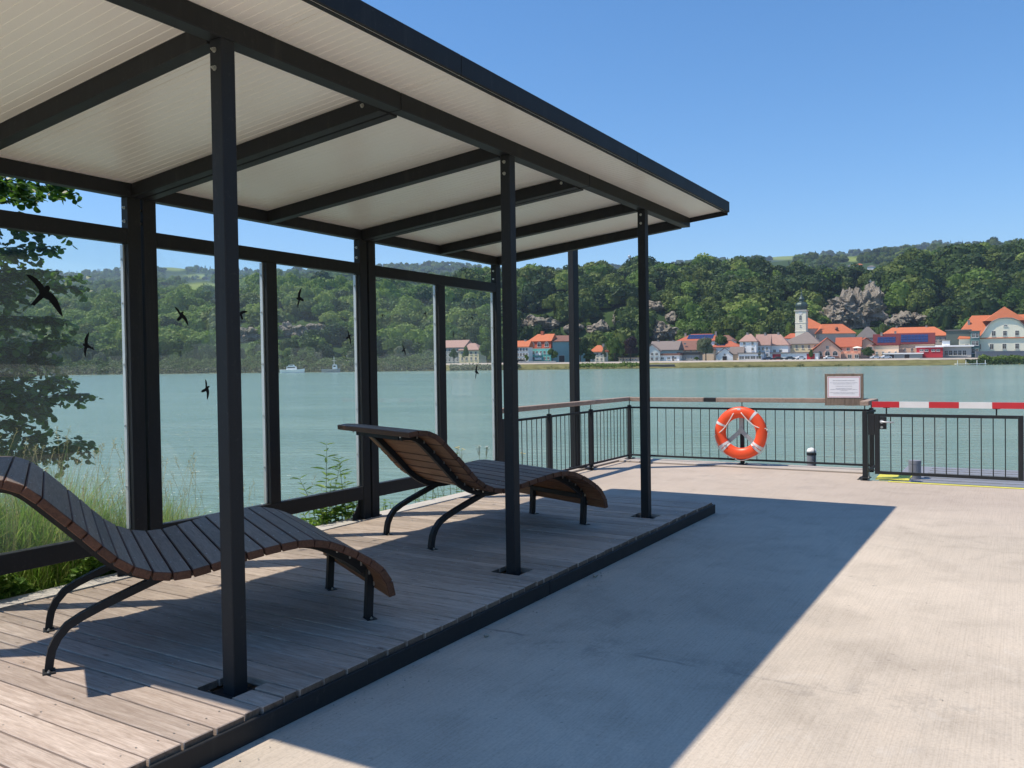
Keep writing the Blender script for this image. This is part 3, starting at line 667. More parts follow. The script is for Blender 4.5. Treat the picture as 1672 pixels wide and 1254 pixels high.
# ================================================================== the far bank. Frame: X right, Y away from the platform, Z up from the water
UF = Vector((-0.00970437, -0.01007136, 0.99990219)); RF = Vector((0.52282103, -0.85243524, -0.00351187)); FF = UF.cross(RF)
EYE = 4.8
O_ = CAM-UF*EYE
MF = Matrix(((RF.x, FF.x, UF.x, O_.x), (RF.y, FF.y, UF.y, O_.y), (RF.z, FF.z, UF.z, O_.z), (0, 0, 0, 1)))
MFI = MF.inverted()
def hz(px): return 593.8-.0111*px                       # row of the true horizon
def fx(px, Y): return (px-836)*Y/F_PX
def fz(px, py, Y): return EYE+(hz(px)-py)*Y/F_PX
def far_thing(name, label, cat, X, Y, Z, yaw=0, group=None):
    return thing(name, label, cat, group=group, M=MF @ Matrix.Translation((X, Y, Z)) @ Matrix.Rotation(yaw, 4, 'Z'))
def far_obj(o): o.matrix_world = MF.copy(); return o

v = [(-2600, -500, 0), (2600, -500, 0), (2600, 336, 0), (-2600, 336, 0)]
struct(far_obj(mesh_obj('river', v, [(0, 1, 2, 3)], M_WATER)))

def table(t): a = np.array(t, float); return lambda x: np.interp(x, a[:, 0], a[:, 1])
R1 = table([(-1500, 540), (-300, 525), (0, 520), (150, 508), (300, 492), (450, 482), (600, 482), (700, 486), (800, 472), (900, 466), (1000, 462), (1100, 456), (1200, 458), (1300, 462), (1350, 470), (1400, 472), (1440, 461), (1500, 441), (1600, 431), (1672, 425), (2000, 410), (3200, 410)])
Y1 = table([(-1500, 800), (0, 760), (500, 690), (800, 600), (1100, 560), (1672, 540), (3200, 540)])
R2 = table([(-1500, 490), (-300, 480), (0, 478), (150, 470), (300, 462), (450, 455), (600, 454), (700, 456), (800, 454), (900, 452), (1000, 448), (1100, 440), (1200, 432), (1300, 425), (1400, 419), (1500, 412), (1600, 405), (1700, 402), (2000, 400), (3200, 400)])
R3 = table([(-1500, 455), (-300, 453), (60, 451), (120, 447), (200, 442), (270, 437), (330, 441), (450, 444), (530, 440), (620, 437), (700, 432), (760, 435), (820, 443), (900, 444), (1000, 438), (1060, 436), (1100, 432), (1180, 424), (1270, 420), (1340, 416), (1420, 413), (1480, 405), (1540, 398), (1620, 399), (1700, 401), (2000, 405), (3200, 405)])
FOOT, ZG = 404.0, 2.7
def zterr(px, Y):
    px = np.asarray(px, float); Y = np.asarray(Y, float)
    h = hz(px); y1 = Y1(px); z1 = EYE+(h-R1(px))*y1/F_PX; z2 = EYE+(h-R2(px))*1400/F_PX; z3 = EYE+(h-R3(px))*2800/F_PX
    t = np.clip((Y-FOOT)/(y1-FOOT), 0, 1); za = ZG+(z1-ZG)*(1-(1-t)**1.55)
    t2 = np.clip((Y-y1)/(1400-y1), 0, 1); zb = z1+(z2-z1)*t2-14*np.sin(np.pi*t2)*(z2 > z1)
    t3 = np.clip((Y-1400)/1400, 0, 1); zc = z2+(z3-z2)*t3-30*np.sin(np.pi*t3)
    t4 = np.clip((Y-2800)/600, 0, 1)
    bank = np.interp(Y, [326, 330.5, 332, 336.2, 337.2, 341], [-3, -.1, .5, 1.55, 1.75, ZG-.15])
    bank = np.where(Y > 341, ZG-.15+(Y-341)*.15/60, bank)
    z = np.where(Y < FOOT, bank, np.where(Y < y1, za, np.where(Y < 1400, zb, np.where(Y < 2800, zc, z3-60*t4))))
    rough = 1.3*np.sin(px*.11+Y*.05)*np.sin(px*.043-Y*.031)*np.clip((Y-FOOT)/60, 0, 1)
    return z+rough
MEAD = [(332, 470, 36, 9), (210, 488, 26, 6), (95, 470, 30, 5), (290, 439, 24, 5), (735, 478, 62, 13), (1090, 433, 10, 4), (1275, 421, 40, 5), (1390, 424, 28, 5), (1200, 424, 22, 4), (1500, 413, 26, 4), (290, 437, 20, 4), (330, 452, 30, 4), (380, 470, 40, 5), (1330, 420, 20, 3)]
def meadow(px, py):
    m = np.zeros_like(np.asarray(px, float))
    for cx, cy, rx, ry in MEAD: m = np.maximum(m, np.clip(2.2-2*np.sqrt(((px-cx)/rx)**2+((py-cy)/ry)**2), 0, 1))
    return m
cols = np.concatenate([np.linspace(-1500, -120, 40), np.linspace(-100, 1780, 190), np.linspace(1800, 3200, 40)])
rows = np.concatenate([np.array([326, 329, 330.5, 332, 334, 336.2, 337.2, 341, 350, 370, 390, 404]), np.linspace(408, 860, 70), np.linspace(880, 1400, 30), np.linspace(1440, 2800, 40), np.array([2900, 3100, 3400])])
PX, YY = np.meshgrid(cols, rows); ZZ = zterr(PX, YY)
XX = (PX-836)*YY/F_PX; PY = hz(PX)-(ZZ-EYE)*F_PX/YY
nr, nc = PX.shape; idx = np.arange(nr*nc).reshape(nr, nc)
fc = np.stack([idx[:-1, :-1], idx[:-1, 1:], idx[1:, 1:], idx[1:, :-1]], -1).reshape(-1, 4)
M_TERR = terrain_mat()
te = struct(far_obj(mesh_obj('hills', np.stack([XX, YY, ZZ], -1).reshape(-1, 3), fc, M_TERR, smooth=True)))
at_ = te.data.attributes.new('meadow', 'FLOAT', 'POINT'); at_.data.foreach_set('value', np.where(YY > 600, meadow(PX, PY), 0).ravel().astype(np.float32))
# grassy embankment and riverside road
M_BANKG = plain('dry_bank_grass', (.165, .155, .062), .9, 0, .55, .35, .1, 0)
M_ROAD = plain('riverside_road', (.36, .33, .30), .9, 0, .12, .3, .1)
M_WALLW = plain('pale_retaining_wall', (.66, .60, .53), .85, 0, .12, .5, .2)
def strip(name, ya, yb, mat, dz, px0=-400, px1=2100, n=240):
    p = np.linspace(px0, px1, n); va = []; 
    for q in p:
        for y in np.linspace(ya, yb, 5): va.append((fx(q, 335)*1.0, y, float(zterr(q, y))+dz+(.25*noise.noise(Vector((q*.3, y, 0))) if name == 'embankment' else 0)))
    ff = [(i*5+k, (i+1)*5+k, (i+1)*5+k+1, i*5+k+1) for i in range(n-1) for k in range(4)]
    return struct(far_obj(mesh_obj(name, va, ff, mat)))
strip('embankment', 330.2, 337.6, M_BANKG, .35)
strip('paved_slope', 337.8, 341.2, plain('pale_paved_slope', (.43, .375, .315), .9, 0, .14, .5, .1), .32)
strip('riverside_road', 341.5, 351, M_ROAD, .15)

# ------------------------------------------------------------------ trees
def crown_geo(seed, n, lobes=9, flat=1.0, leaf=.085, zc=1.25, cone=False, core=True, spread=.62):
    r = np.random.default_rng(seed)
    if cone:
        z = r.random(n)**.8; rad = (1-z)*.55*(1+.25*np.sin(z*40+r.random()*6)); th = r.random(n)*2*np.pi
        P = np.stack([rad*np.cos(th), rad*np.sin(th), .25+z*2.6], -1); Nn = np.stack([np.cos(th), np.sin(th), np.full(n, .6)], -1)
    else:
        c = r.normal(size=(lobes, 3)); c /= np.linalg.norm(c, axis=1)[:, None]; c *= (spread*(.55+.45*r.random(lobes)))[:, None]; c[:, 2] *= flat; c[:, 2] += zc
        rad = .34+.24*r.random(lobes); w = rad**2/np.sum(rad**2); k = r.choice(lobes, n, p=w)
        d = r.normal(size=(n, 3)); d /= np.linalg.norm(d, axis=1)[:, None]; d[:, 2] = np.where(d[:, 2] < -.5, -d[:, 2], d[:, 2])
        rr = 1-.22*r.random(n)**2
        P = c[k]+d*(rad[k]*rr)[:, None]*np.array([1, 1, .86]); Nn = d
    Nn = Nn+.5*r.normal(size=(n, 3)); Nn /= np.linalg.norm(Nn, axis=1)[:, None]
    A = np.cross(Nn, r.normal(size=(n, 3))); A /= np.linalg.norm(A, axis=1)[:, None]; B = np.cross(Nn, A)
    s = leaf*(.55+.9*r.random(n))[:, None]; q = r.uniform(.55, 1, (n, 1))
    V = np.stack([P-A*s, P-B*s*q+A*s*.1, P+A*s, P+B*s*q-Nn*s*.25], 1).reshape(-1, 3); Fq = np.arange(4*n).reshape(n, 4)
    if core:
        # added core that blocks light, so the crown is dark inside, not hollow
        cv = []; cf = []
        if not cone:
            for j in range(lobes):
                o = len(cv)
                for a in range(6):
                    for bb in (-.5, .5):
                        cv.append(c[j]+rad[j]*.80*np.array([math.cos(a*math.pi/3), math.sin(a*math.pi/3), bb*1.1]))
                for a in range(6): i0, i1 = o+2*a, o+2*((a+1) % 6); cf.append((i0, i1, i1+1, i0+1))
            cv = np.array(cv); V0 = len(V); V = np.vstack([V, cv]); Fq = np.vstack([Fq, np.array(cf)+V0])
    return V, Fq
def trunk_geo(mb, h=1.3, r=.06, limbs=5, seed=1, s=1.0):
    q = random.Random(seed)
    mb.tube([(0, 0, -.12*s), (.01*s, 0, .3*s), (-.01*s, .01*s, .8*s), (0, 0, h*s)], [r*1.25*s, r*s, r*.75*s, r*.3*s], 7)
    for k in range(limbs):
        a = q.uniform(0, 6.28); z = q.uniform(.45, .9)*s; l = q.uniform(.3, .55)*s
        mb.tube([(0, 0, z), (math.cos(a)*l*.5, math.sin(a)*l*.5, z+l*.45), (math.cos(a)*l, math.sin(a)*l, z+l*.8)], [r*.5*s, r*.32*s, r*.12*s], 5)
G_DARK = [(.013, .030, .007), (.024, .052, .011), (.040, .078, .016), (.068, .115, .024)]
G_MID = [(.024, .050, .010), (.044, .088, .017), (.072, .125, .026), (.110, .165, .036)]
G_LIGHT = [(.05, .09, .015), (.085, .145, .024), (.13, .20, .035), (.18, .235, .05)]
G_SILVER = [(.07, .095, .05), (.11, .14, .075), (.15, .18, .10), (.19, .21, .12)]
G_PURPLE = [(.010, .006, .009), (.018, .010, .014), (.03, .016, .02), (.05, .025, .028)]
M_FOL = {k: foliage_mat('foliage_'+k, c, .28) for k, c in (('dark', G_DARK), ('mid', G_MID), ('light', G_LIGHT), ('silver', G_SILVER), ('purple', G_PURPLE))}
M_FOL['forest'] = foliage_mat('foliage_forest', [(.010, .026, .008), (.022, .050, .010), (.042, .080, .020), (.060, .105, .018), (.105, .140, .024), (.15, .20, .045)], .24)
M_FOL['conifer'] = foliage_mat('foliage_conifer', [(.008, .02, .008), (.014, .032, .012), (.024, .045, .018)], .12)
M_BARK = plain('bark', (.075, .06, .045), .9, 0, .3, 3)

def instancer(name, src, pts, label=None):
    P = np.array([p[:3] for p in pts], np.float32); me = bpy.data.meshes.new(name); me.vertices.add(len(P)); me.vertices.foreach_set('co', P.ravel())
    for an, k in (('rot', 3), ('scl', 4), ('sclz', 5)):
        a = me.attributes.new(an, 'FLOAT', 'POINT'); a.data.foreach_set('value', np.array([p[k] for p in pts], np.float32))
    o = bpy.data.objects.new(name, me); COL.objects.link(o); o.matrix_world = MF.copy(); o['kind'] = 'stuff'
    g = bpy.data.node_groups.new(name+'_nodes', 'GeometryNodeTree')
    g.interface.new_socket('Geometry', in_out='INPUT', socket_type='NodeSocketGeometry'); g.interface.new_socket('Geometry', in_out='OUTPUT', socket_type='NodeSocketGeometry')
    gi = g.nodes.new('NodeGroupInput'); go = g.nodes.new('NodeGroupOutput'); ip = g.nodes.new('GeometryNodeInstanceOnPoints'); oi = g.nodes.new('GeometryNodeObjectInfo')
    oi.inputs['Object'].default_value = src; oi.inputs['As Instance'].default_value = True
    def na(n): x = g.nodes.new('GeometryNodeInputNamedAttribute'); x.data_type = 'FLOAT'; x.inputs['Name'].default_value = n; return x.outputs['Attribute']
    c1 = g.nodes.new('ShaderNodeCombineXYZ'); g.links.new(na('rot'), c1.inputs[2]); c2 = g.nodes.new('ShaderNodeCombineXYZ'); s1 = na('scl'); g.links.new(s1, c2.inputs[0]); g.links.new(s1, c2.inputs[1]); g.links.new(na('sclz'), c2.inputs[2])
    g.links.new(gi.outputs[0], ip.inputs['Points']); g.links.new(oi.outputs['Geometry'], ip.inputs['Instance']); g.links.new(c1.outputs[0], ip.inputs['Rotation']); g.links.new(c2.outputs[0], ip.inputs['Scale']); g.links.new(ip.outputs[0], go.inputs[0])
    md = o.modifiers.new('scatter', 'NODES'); md.node_group = g
    return o
SRC = []
for k in range(5):
    V, Fq = crown_geo(100+k, 900, lobes=8+k % 3, leaf=.075, flat=.85+.15*(k % 3), zc=1.0)
    SRC.append(mesh_obj('forest_tree_source', V, Fq, M_FOL['forest'], parent='none'))
NS = len(SRC)
M_FOL['leafy'] = foliage_mat('foliage_leafy', [(.045, .095, .018), (.080, .15, .028), (.125, .205, .038), (.18, .26, .05), (.25, .31, .08)], .34)  # paler green, with the sunlight on the left hills painted into the leaves
for k in range(3):
    V, Fq = crown_geo(160+k, 900, lobes=9, leaf=.075, flat=1.0, zc=1.0); SRC.append(mesh_obj('sun_tinted_tree_source', V, Fq, M_FOL['leafy'], parent='none'))
V, Fq = crown_geo(200, 420, cone=True, leaf=.085, core=False); CON = mesh_obj('conifer_source', V, Fq, M_FOL['conifer'], parent='none')

# rocks where the forest gives way: (px, py centre, width px, height px, depth shift)
ROCKS = [(1390, 510, 108, 86), (1350, 526, 54, 70), (1416, 497, 50, 58), (1472, 520, 40, 30), (1455, 528, 34, 26), (1500, 522, 36, 24), (880, 529, 80, 28), (938, 536, 36, 24), (978, 538, 46, 28), (1012, 524, 26, 44), (1084, 543, 56, 42), (1070, 500, 30, 26), (1095, 520, 22, 20), (400, 548, 70, 36), (478, 540, 60, 34), (520, 536, 40, 22), (1140, 556, 26, 14), (1565, 548, 40, 26)]
def yfind(px, py):
    ys = np.arange(FOOT, float(Y1(px)), 2.0); z = zterr(np.full_like(ys, px), ys); p = hz(px)-(z-EYE)*F_PX/ys
    k = np.where(p <= py)[0]; return float(ys[k[0]]) if len(k) else float(ys[-1])
M_ROCK = rock_mat()
def rock(px, py, w, h, k):
    Y = yfind(px, min(py+h*.2, 572)); X = fx(px, Y); Z = fz(px, py, Y); wm, hm = w*Y/F_PX/2, h*Y/F_PX/2
    bm_ = bmesh.new(); bmesh.ops.create_icosphere(bm_, subdivisions=5, radius=1)
    q = Vector((k*13.7, k*3.1, 0))
    for v_ in bm_.verts:
        d = v_.co.normalized(); p = Vector((d.x*wm, d.y*8, d.z*hm))
        n1 = noise.hetero_terrain(p*.09+q, .9, 2.1, 5, .6); rd = abs(noise.noise(p*.16+q))*1.6+abs(noise.noise(Vector((p.x*.42+p.z*.30, p.y*.3, p.z*.16))+q))*1.0
        cell = noise.cell(Vector((p.x*.28+p.z*.18, p.y*.2, p.z*.12))+q)
        rm = noise.ridged_multi_fractal(Vector((p.x*.10+p.z*.07, p.y*.10, p.z*.06-p.x*.02))+q, .9, 2.2, 5, .9, 2.0)
        fi = noise.ridged_multi_fractal(Vector((p.x*.45+p.z*.35, p.y*.4, p.z*.22-p.x*.1))+q, .8, 2.3, 4, .9, 2.0)
        s = .82+.17*(rm-.6)+.10*n1*.4+.12*(rd-.6)+.13*(cell-.5)+.05*(fi-.8); jag = .62+.75*abs(noise.noise(Vector((p.x*.13, 0, k*7.3)))+.6*noise.noise(Vector((p.x*.37, 1, k*3.1)))); sp_ = 2.6*noise.noise(Vector((p.x*.33, p.z*.30, k)))+1.3*noise.noise(Vector((p.x*.8, p.z*.7, k+5)))
        v_.co = Vector((d.x*wm*s*.97, d.y*9*s+sp_, d.z*hm*s*(jag if d.z > 0 else 1.0)))
    me = bpy.data.meshes.new('rock_outcrop'); bm_.to_mesh(me); bm_.free(); me.materials.append(M_ROCK)
    o = bpy.data.objects.new('rock_outcrop', me); COL.objects.link(o); o.matrix_world = MF @ Matrix.Translation((X, Y-(5 if k < 3 else 1.5), Z))
    return o
rlab = ['large jagged grey rock outcrop rising behind the church roof', 'rock face close to the right of the church tower', 'upper craggy summit of the outcrop above the church', 'pale rock knob between trees right of the church crag', 'lower rock shoulder between the church crag and the pale knob', 'small grey rock patch right of the pale knob', 'long banded cliff above the turquoise house', 'cliff piece right behind the dark mast', 'broad cliff band above the small orange-roofed cottage', 'tall narrow cliff beside the last front post', 'rock slope above the grey-roofed houses right of the last post', 'small high rock peeping from the woods right of the last post', 'little rock patch in the woods above the grey-roofed houses', 'bare rock slope seen through glass beside the second wall mullion', 'rock slope in the wood above the moored boats', 'small rock patch in the wood right above the boats', 'low rock behind the solar panelled white house', 'low rock behind the long orange-roofed house']
for k, (r_, lb_) in enumerate(zip(ROCKS, rlab)): tag(rock(*r_, k), lb_, 'rock', 'rock outcrops in the wooded hillside')

def blocked(px, py):
    for cx, cy, w, h in ROCKS:
        if abs(px-cx) < w*.52 and cy-h*.38 < py < cy+h*.5+27: return True
    return False
HOUSE_CLEAR = [(870, 926, 476, 502), (1380, 1440, 432, 452)]
pts = [[] for _ in SRC]; con = []
rg = np.random.default_rng(11)
def scatter(n, px0, px1, ya, yb, hmin, hmax, conp=0.0):
    px = rg.uniform(px0, px1, n); t = rg.random(n)
    for q, u in zip(px, t):
        a = ya if not callable(ya) else float(ya(q)); b_ = yb if not callable(yb) else float(yb(q)); Y = math.sqrt(a*a+(b_*b_-a*a)*u); Z = float(zterr(q, Y)); py = hz(q)-(Z-EYE)*F_PX/Y
        bl_ = Y < 700 and blocked(q, py)
        if bl_ and rg.random() < .55: continue
        if Y > 600 and (float(meadow(np.array(q), np.array(py))) > .3 or float(meadow(np.array(q), np.array(py-9))) > .5 or float(meadow(np.array(q), np.array(py-17))) > .6): continue
        if any(a0 < q < a1 and b0 < py < b1 for a0, a1, b0, b1 in HOUSE_CLEAR): continue
        h = rg.uniform(hmin, hmax)*(1+.35*noise.noise(Vector((q*.02, Y*.01, 3)))); h = rg.uniform(1.8, 4.2) if bl_ else h; s = h/1.9
        if rg.random() < conp*(1+noise.noise(Vector((q*.01, Y*.004, 7)))*1.5): con.append((fx(q, Y), Y, Z-.3, rg.uniform(0, 6.28), s*.55, s*.50)); continue
        lf_ = rg.random() < float(np.interp(q, [0, 700, 900, 1672], [.88, .7, .2, .12]))
        pts[NS+rg.integers(3) if lf_ else rg.integers(NS)].append((fx(q, Y), Y, Z-.25*h, rg.uniform(0, 6.28), s*rg.uniform(.95, 1.35), s*rg.uniform(.85, 1.15)))
scatter(3000, -150, 1800, FOOT+3, lambda q: float(Y1(q)), 7, 19, .0)
scatter(1300, -150, 1800, lambda q: float(Y1(q))-45, lambda q: float(Y1(q))+20, 8, 13.5, .0)
scatter(4200, -150, 1800, lambda q: float(Y1(q))+10, 1400, 10, 16, .05)
scatter(6500, -150, 1800, 1400, 2830, 12, 20, .22)
scatter(260, 700, 1800, 391, FOOT+4, 6, 11, .0)
scatter(500, -1400, -150, FOOT, 900, 9, 14); scatter(500, 1800, 3100, FOOT, 900, 9, 14)
for k, s in enumerate(SRC):
    o = instancer('forest', s, pts[k]); tag(o, 'dark green woods covering the hills behind the village' if k < NS else 'hill trees with sunlight painted into their bright green, most on the left', 'forest')
o = instancer('conifer_wood', CON, con); tag(o, 'dark conifers mixed into the distant wooded ridges', 'forest')
# individually standing trees of the far bank
CR = {}
def tree(px, pb, hpx, wpx, kind, label, Y=352, group=None, bush=False):
    key = (kind, rg.integers(3), bush)
    if key not in CR:
        V, Fq = crown_geo(300+len(CR), 1500, lobes=11, leaf=.062, zc=.95 if bush else 1.25, core=True); me = mesh_obj('crown', V, Fq, M_FOL[kind], parent='none').data
        b = MB(); trunk_geo(b, 1.3 if not bush else .9, .055, 5, len(CR)); CR[key] = (me, b)
    me, b = CR[key]; h = hpx*Y/F_PX; w = wpx*Y/F_PX; X = fx(px, Y); Z = fz(px, pb, Y)
    Zt = float(zterr(px, Y)); Z = min(Z, Zt+.3) if Y < 345 else Zt
    h = (fz(px, pb-hpx, Y)-Z)
    t = far_thing('tree' if not bush else 'bush', label, 'tree' if not bush else 'bush', X, Y, Z, float(rg.uniform(0, 6.28)), group)
    sz = h/(2.15 if not bush else 1.75); sx = w/1.85
    c = bpy.data.objects.new('crown', me); COL.objects.link(c); c.parent = t; c.scale = (sx, sx, sz)
    if bush: c.location = (0, 0, -.2*sz)
    k = bpy.data.objects.new('trunk', b.mesh if hasattr(b, 'mesh') else None) if False else None
    if not hasattr(b, '_me'):
        o = b.build('trunk', M_BARK, t, world=False); b._me = o.data
    else:
        o = bpy.data.objects.new('trunk', b._me); COL.objects.link(o); o.parent = t
    o.scale = (sx, sx, sz)
    return t
TREES = [ # px, base py, height px, width px, kind, label
 (903, 589, 21, 20, 'light', 'light green round tree in front of the turquoise house'), (948, 588, 42, 30, 'dark', 'dark tall tree right of the mast behind the wall'),
 (962, 590, 18, 22, 'mid', 'low tree between the mast and the small cottage'), (988, 590, 26, 9, 'silver', 'slim greyish tree in front of the cream cottage'), (1004, 590, 42, 26, 'light', 'bright green tall tree left of the purple tree'),
 (1030, 590, 42, 28, 'purple', 'dark purple-leaved tree left of the last front post'), (1018, 588, 30, 20, 'mid', 'green tree half behind the purple tree'), (860, 590, 12, 9, 'light', 'small tree before the white house with balconies'),
 (1153, 590, 42, 30, 'silver', 'olive green tree before the brown-roofed houses'), (1138, 592, 10, 9, 'mid', 'shrub by the grey flat house'), (1241, 588, 15, 6, 'mid', 'thin sapling by the white tall house'), (1325, 588, 18, 7, 'mid', 'thin sapling before the yellow house'),
 (1418, 586, 21, 20, 'dark', 'round dark tree beside the red terrace house'), (1660, 577, 26, 34, 'light', 'bushy green tree before the cream manor'), (1178, 572, 26, 26, 'light', 'bright green tree behind the solar roofed house'), (1215, 562, 24, 24, 'mid', 'greyish tree behind the white tall house'),
 (760, 598, 34, 12, 'mid', 'slender green tree before the long pink-roofed house'), (742, 598, 30, 14, 'mid', 'bushy tree at the left end of the long pink-roofed house'), (795, 598, 44, 28, 'light', 'light green tree before the yellow house end'), (815, 598, 36, 20, 'mid', 'tree beside the yellow house end'),
 (835, 590, 30, 22, 'mid', 'tree left of the white house with balconies'), (775, 560, 30, 30, 'mid', 'tree rising behind the pink roof'), (910, 560, 26, 24, 'dark', 'dark tree behind the orange roof of the turquoise house'), (880, 548, 20, 22, 'mid', 'tree left of the mast just under the cliff'),
 (1050, 556, 34, 26, 'mid', 'tree under the cliff left of the last post'), (1290, 552, 26, 20, 'light', 'bright tree left of the church tower'), (1440, 555, 30, 24, 'mid', 'tree behind the grey pointed roof'), (1545, 540, 26, 22, 'mid', 'tree above the long orange roof'), (1590, 545, 30, 24, 'mid', 'tree behind the dark green block')]
TREES = [t for t in TREES if t[5]]
for a in TREES:
    Yt = 349 if a[1] > 584 else (372 if a[1] > 570 else 398)
    tree(*a, Y=Yt, group='trees standing among the village houses')
# riverside trees and bushes on the left stretch
KW = {'mid': 'mid-green', 'light': 'bright green', 'silver': 'silvery', 'dark': 'dark green'}
ORD = ['first', 'second', 'third', 'fourth', 'fifth', 'sixth', 'seventh', 'eighth', 'ninth', 'tenth', 'eleventh', 'twelfth', 'thirteenth', 'fourteenth', 'fifteenth', 'sixteenth', 'seventeenth', 'eighteenth', 'nineteenth', 'twentieth']
def wild(n, px0, px1, Y, h0, h1, kinds, size):
    spec = sorted((px0+(px1-px0)*(k+.5+float(rg.uniform(-.45, .45)))/n, kinds[int(rg.integers(len(kinds)))]) for k in range(n)); cnt = {}
    for px, kd in spec:
        i = cnt.get(kd, 0); cnt[kd] = i+1; hh = float(rg.uniform(h0, h1))
        tree(px, 594, hh, hh*float(rg.uniform(.75, 1.15)), kd, '%s from the left of the %s %s riverside trees on the left far bank' % (ORD[i], size, KW[kd]), Y=Y, group='riverside trees on the left far bank')
wild(24, -60, 720, 356, 26, 46, ['mid', 'light', 'silver', 'dark', 'mid'], 'tall')
wild(22, -60, 730, 343, 15, 30, ['light', 'silver', 'mid'], 'small')
# continuous scrub along the waterline
def scrub(name, label, runs, kind, seed):
    r = np.random.default_rng(seed); Vs = []; 
    for px0, px1, Y, h, dens in runs:
        n = int((px1-px0)*dens); p = r.uniform(px0, px1, n); hh = h*(.35+.65*np.clip(.5+.9*np.array([noise.noise(Vector((q*.06, Y, seed))) for q in p]), 0, 1.2)); y = Y+r.normal(size=n)*1.2
        z = zterr(p, y)+(.2 if h > 1 else .0)+hh*r.random(n)**.7; X = (p-836)*Y/F_PX; P = np.stack([X, y-.2*hh*r.random(n), z], -1)
        Nn = r.normal(size=(n, 3))+np.array([-.3, -.5, .8]); Nn /= np.linalg.norm(Nn, axis=1)[:, None]; A = np.cross(Nn, r.normal(size=(n, 3))); A /= np.linalg.norm(A, axis=1)[:, None]; B = np.cross(Nn, A); s = ((.18+.3*r.random(n)) if h > 1 else (.1+.16*r.random(n)))[:, None]
        Vs.append(np.stack([P-A*s, P-B*s*.7, P+A*s, P+B*s*.7], 1).reshape(-1, 3))
    V = np.vstack(Vs); o = far_obj(mesh_obj(name, V, np.arange(len(V)).reshape(-1, 4), M_FOL[kind], kind='stuff')); tag(o, label, 'scrub')
scrub('riverside_scrub', 'mixed green scrub massed along the left far waterline', [(-80, 725, 333, 4.2, 34), (-80, 725, 337, 5.5, 26)], 'mid', 1)
scrub('riverside_scrub', 'pale willow scrub along the left far waterline', [(-80, 725, 332.2, 3.0, 16), (735, 850, 332.3, 1.6, 20)], 'silver', 2)
scrub('riverside_scrub', 'dark scrub lining the foot of the village embankment', [(1110, 1432, 331.0, .42, 34), (845, 1045, 331.3, .5, 9), (1580, 1720, 332.3, 1.7, 26), (735, 800, 331.6, 1.2, 16)], 'dark', 3)
scrub('riverside_scrub', 'grassy green growth on the village embankment', [(735, 1560, 334, .35, 6), (940, 1046, 333.5, 1.4, 16), (1600, 1740, 336, 2.2, 26)], 'light', 4)

# ------------------------------------------------------------------ buildings
WALLC = {}
def wall_mat(c):
    if c not in WALLC: WALLC[c] = plain('render_%d' % len(WALLC), c, .85, 0, .07, .6, .2)
    return WALLC[c]
ORANGE = rooftile_mat('orange_tiles', (.46, .13, .06), (.60, .205, .10)); BROWN = rooftile_mat('brown_tiles', (.17, .085, .065), (.26, .135, .10)); GREY = rooftile_mat('grey_slates', (.12, .11, .105), (.2, .185, .175)); PINK = rooftile_mat('weathered_pink_tiles', (.36, .215, .175), (.47, .30, .25)); MAROON = rooftile_mat('maroon_sheet', (.11, .022, .026), (.15, .035, .038)); RED = rooftile_mat('red_tiles', (.36, .095, .055), (.47, .15, .085)); GREYB = rooftile_mat('grey_brown_tiles', (.19, .155, .14), (.27, .225, .20)); COPPER = plain('green_copper', (.045, .075, .068), .5, .3, .4, .8)
M_PANE = plain('window_glass', (.03, .036, .045), .12, 0, .3, 3, .6); M_SOLAR = plain('solar_glass', (.03, .05, .14), .15, .2, .3, 2, .6)
M_FRAMEW = plain('white_window_frame', (.7, .68, .65), .6); M_STONEG = plain('grey_stone', (.3, .28, .26), .85, 0, .15, .8); M_WDARK = plain('dark_timber', (.05, .035, .03), .8)
WIN = {}
def window(parent, x, z, w, h, y=0, rot=0, arch=False, kind='window'):
    key = (round(w, 2), round(h, 2), arch, kind)
    if key not in WIN:
        b = MB(); n = 8
        def outline(hw, z0, z1):
            if not arch: return [(-hw, z0), (hw, z0), (hw, z1), (-hw, z1)]
            return [(-hw, z0), (hw, z0)]+[(hw*math.cos(t), z1-hw+hw*math.sin(t)) for t in np.linspace(0, math.pi, n)]
        fr = .09; o = outline(w/2, -h/2, h/2); i_ = outline(w/2-fr, -h/2+fr, h/2-fr)
        b.prism([(p[0], -.03, p[1]) for p in i_], (0, .028, 0), 1 if kind == 'window' else 2)
        m = len(o)
        for k in range(m):
            k2 = (k+1) % m; b.prism([(o[k][0], -.09, o[k][1]), (o[k2][0], -.09, o[k2][1]), (i_[k2][0], -.09, i_[k2][1]), (i_[k][0], -.09, i_[k][1])], (0, .089, 0), 0)
        if kind == 'window':
            b.box(-.035, .035, -.075, -.032, -h/2+fr, h/2-fr); b.box(-w/2+fr, w/2-fr, -.07, -.034, h*.12-.03, h*.12+.03)
            b.box(-w/2-.1, w/2+.1, -.2, -.001, -h/2-.1, -h/2-.005)
        o_ = b.build('window' if kind == 'window' else kind, [M_FRAMEW, M_PANE, M_RED if kind == 'garage_door' else M_WDARK], parent, world=False); WIN[key] = o_.data
    else:
        o_ = bpy.data.objects.new('window' if kind == 'window' else kind, WIN[key]); COL.objects.link(o_); o_.parent = parent
    o_.location = (x, y, z); o_.rotation_euler = (0, 0, rot); return o_
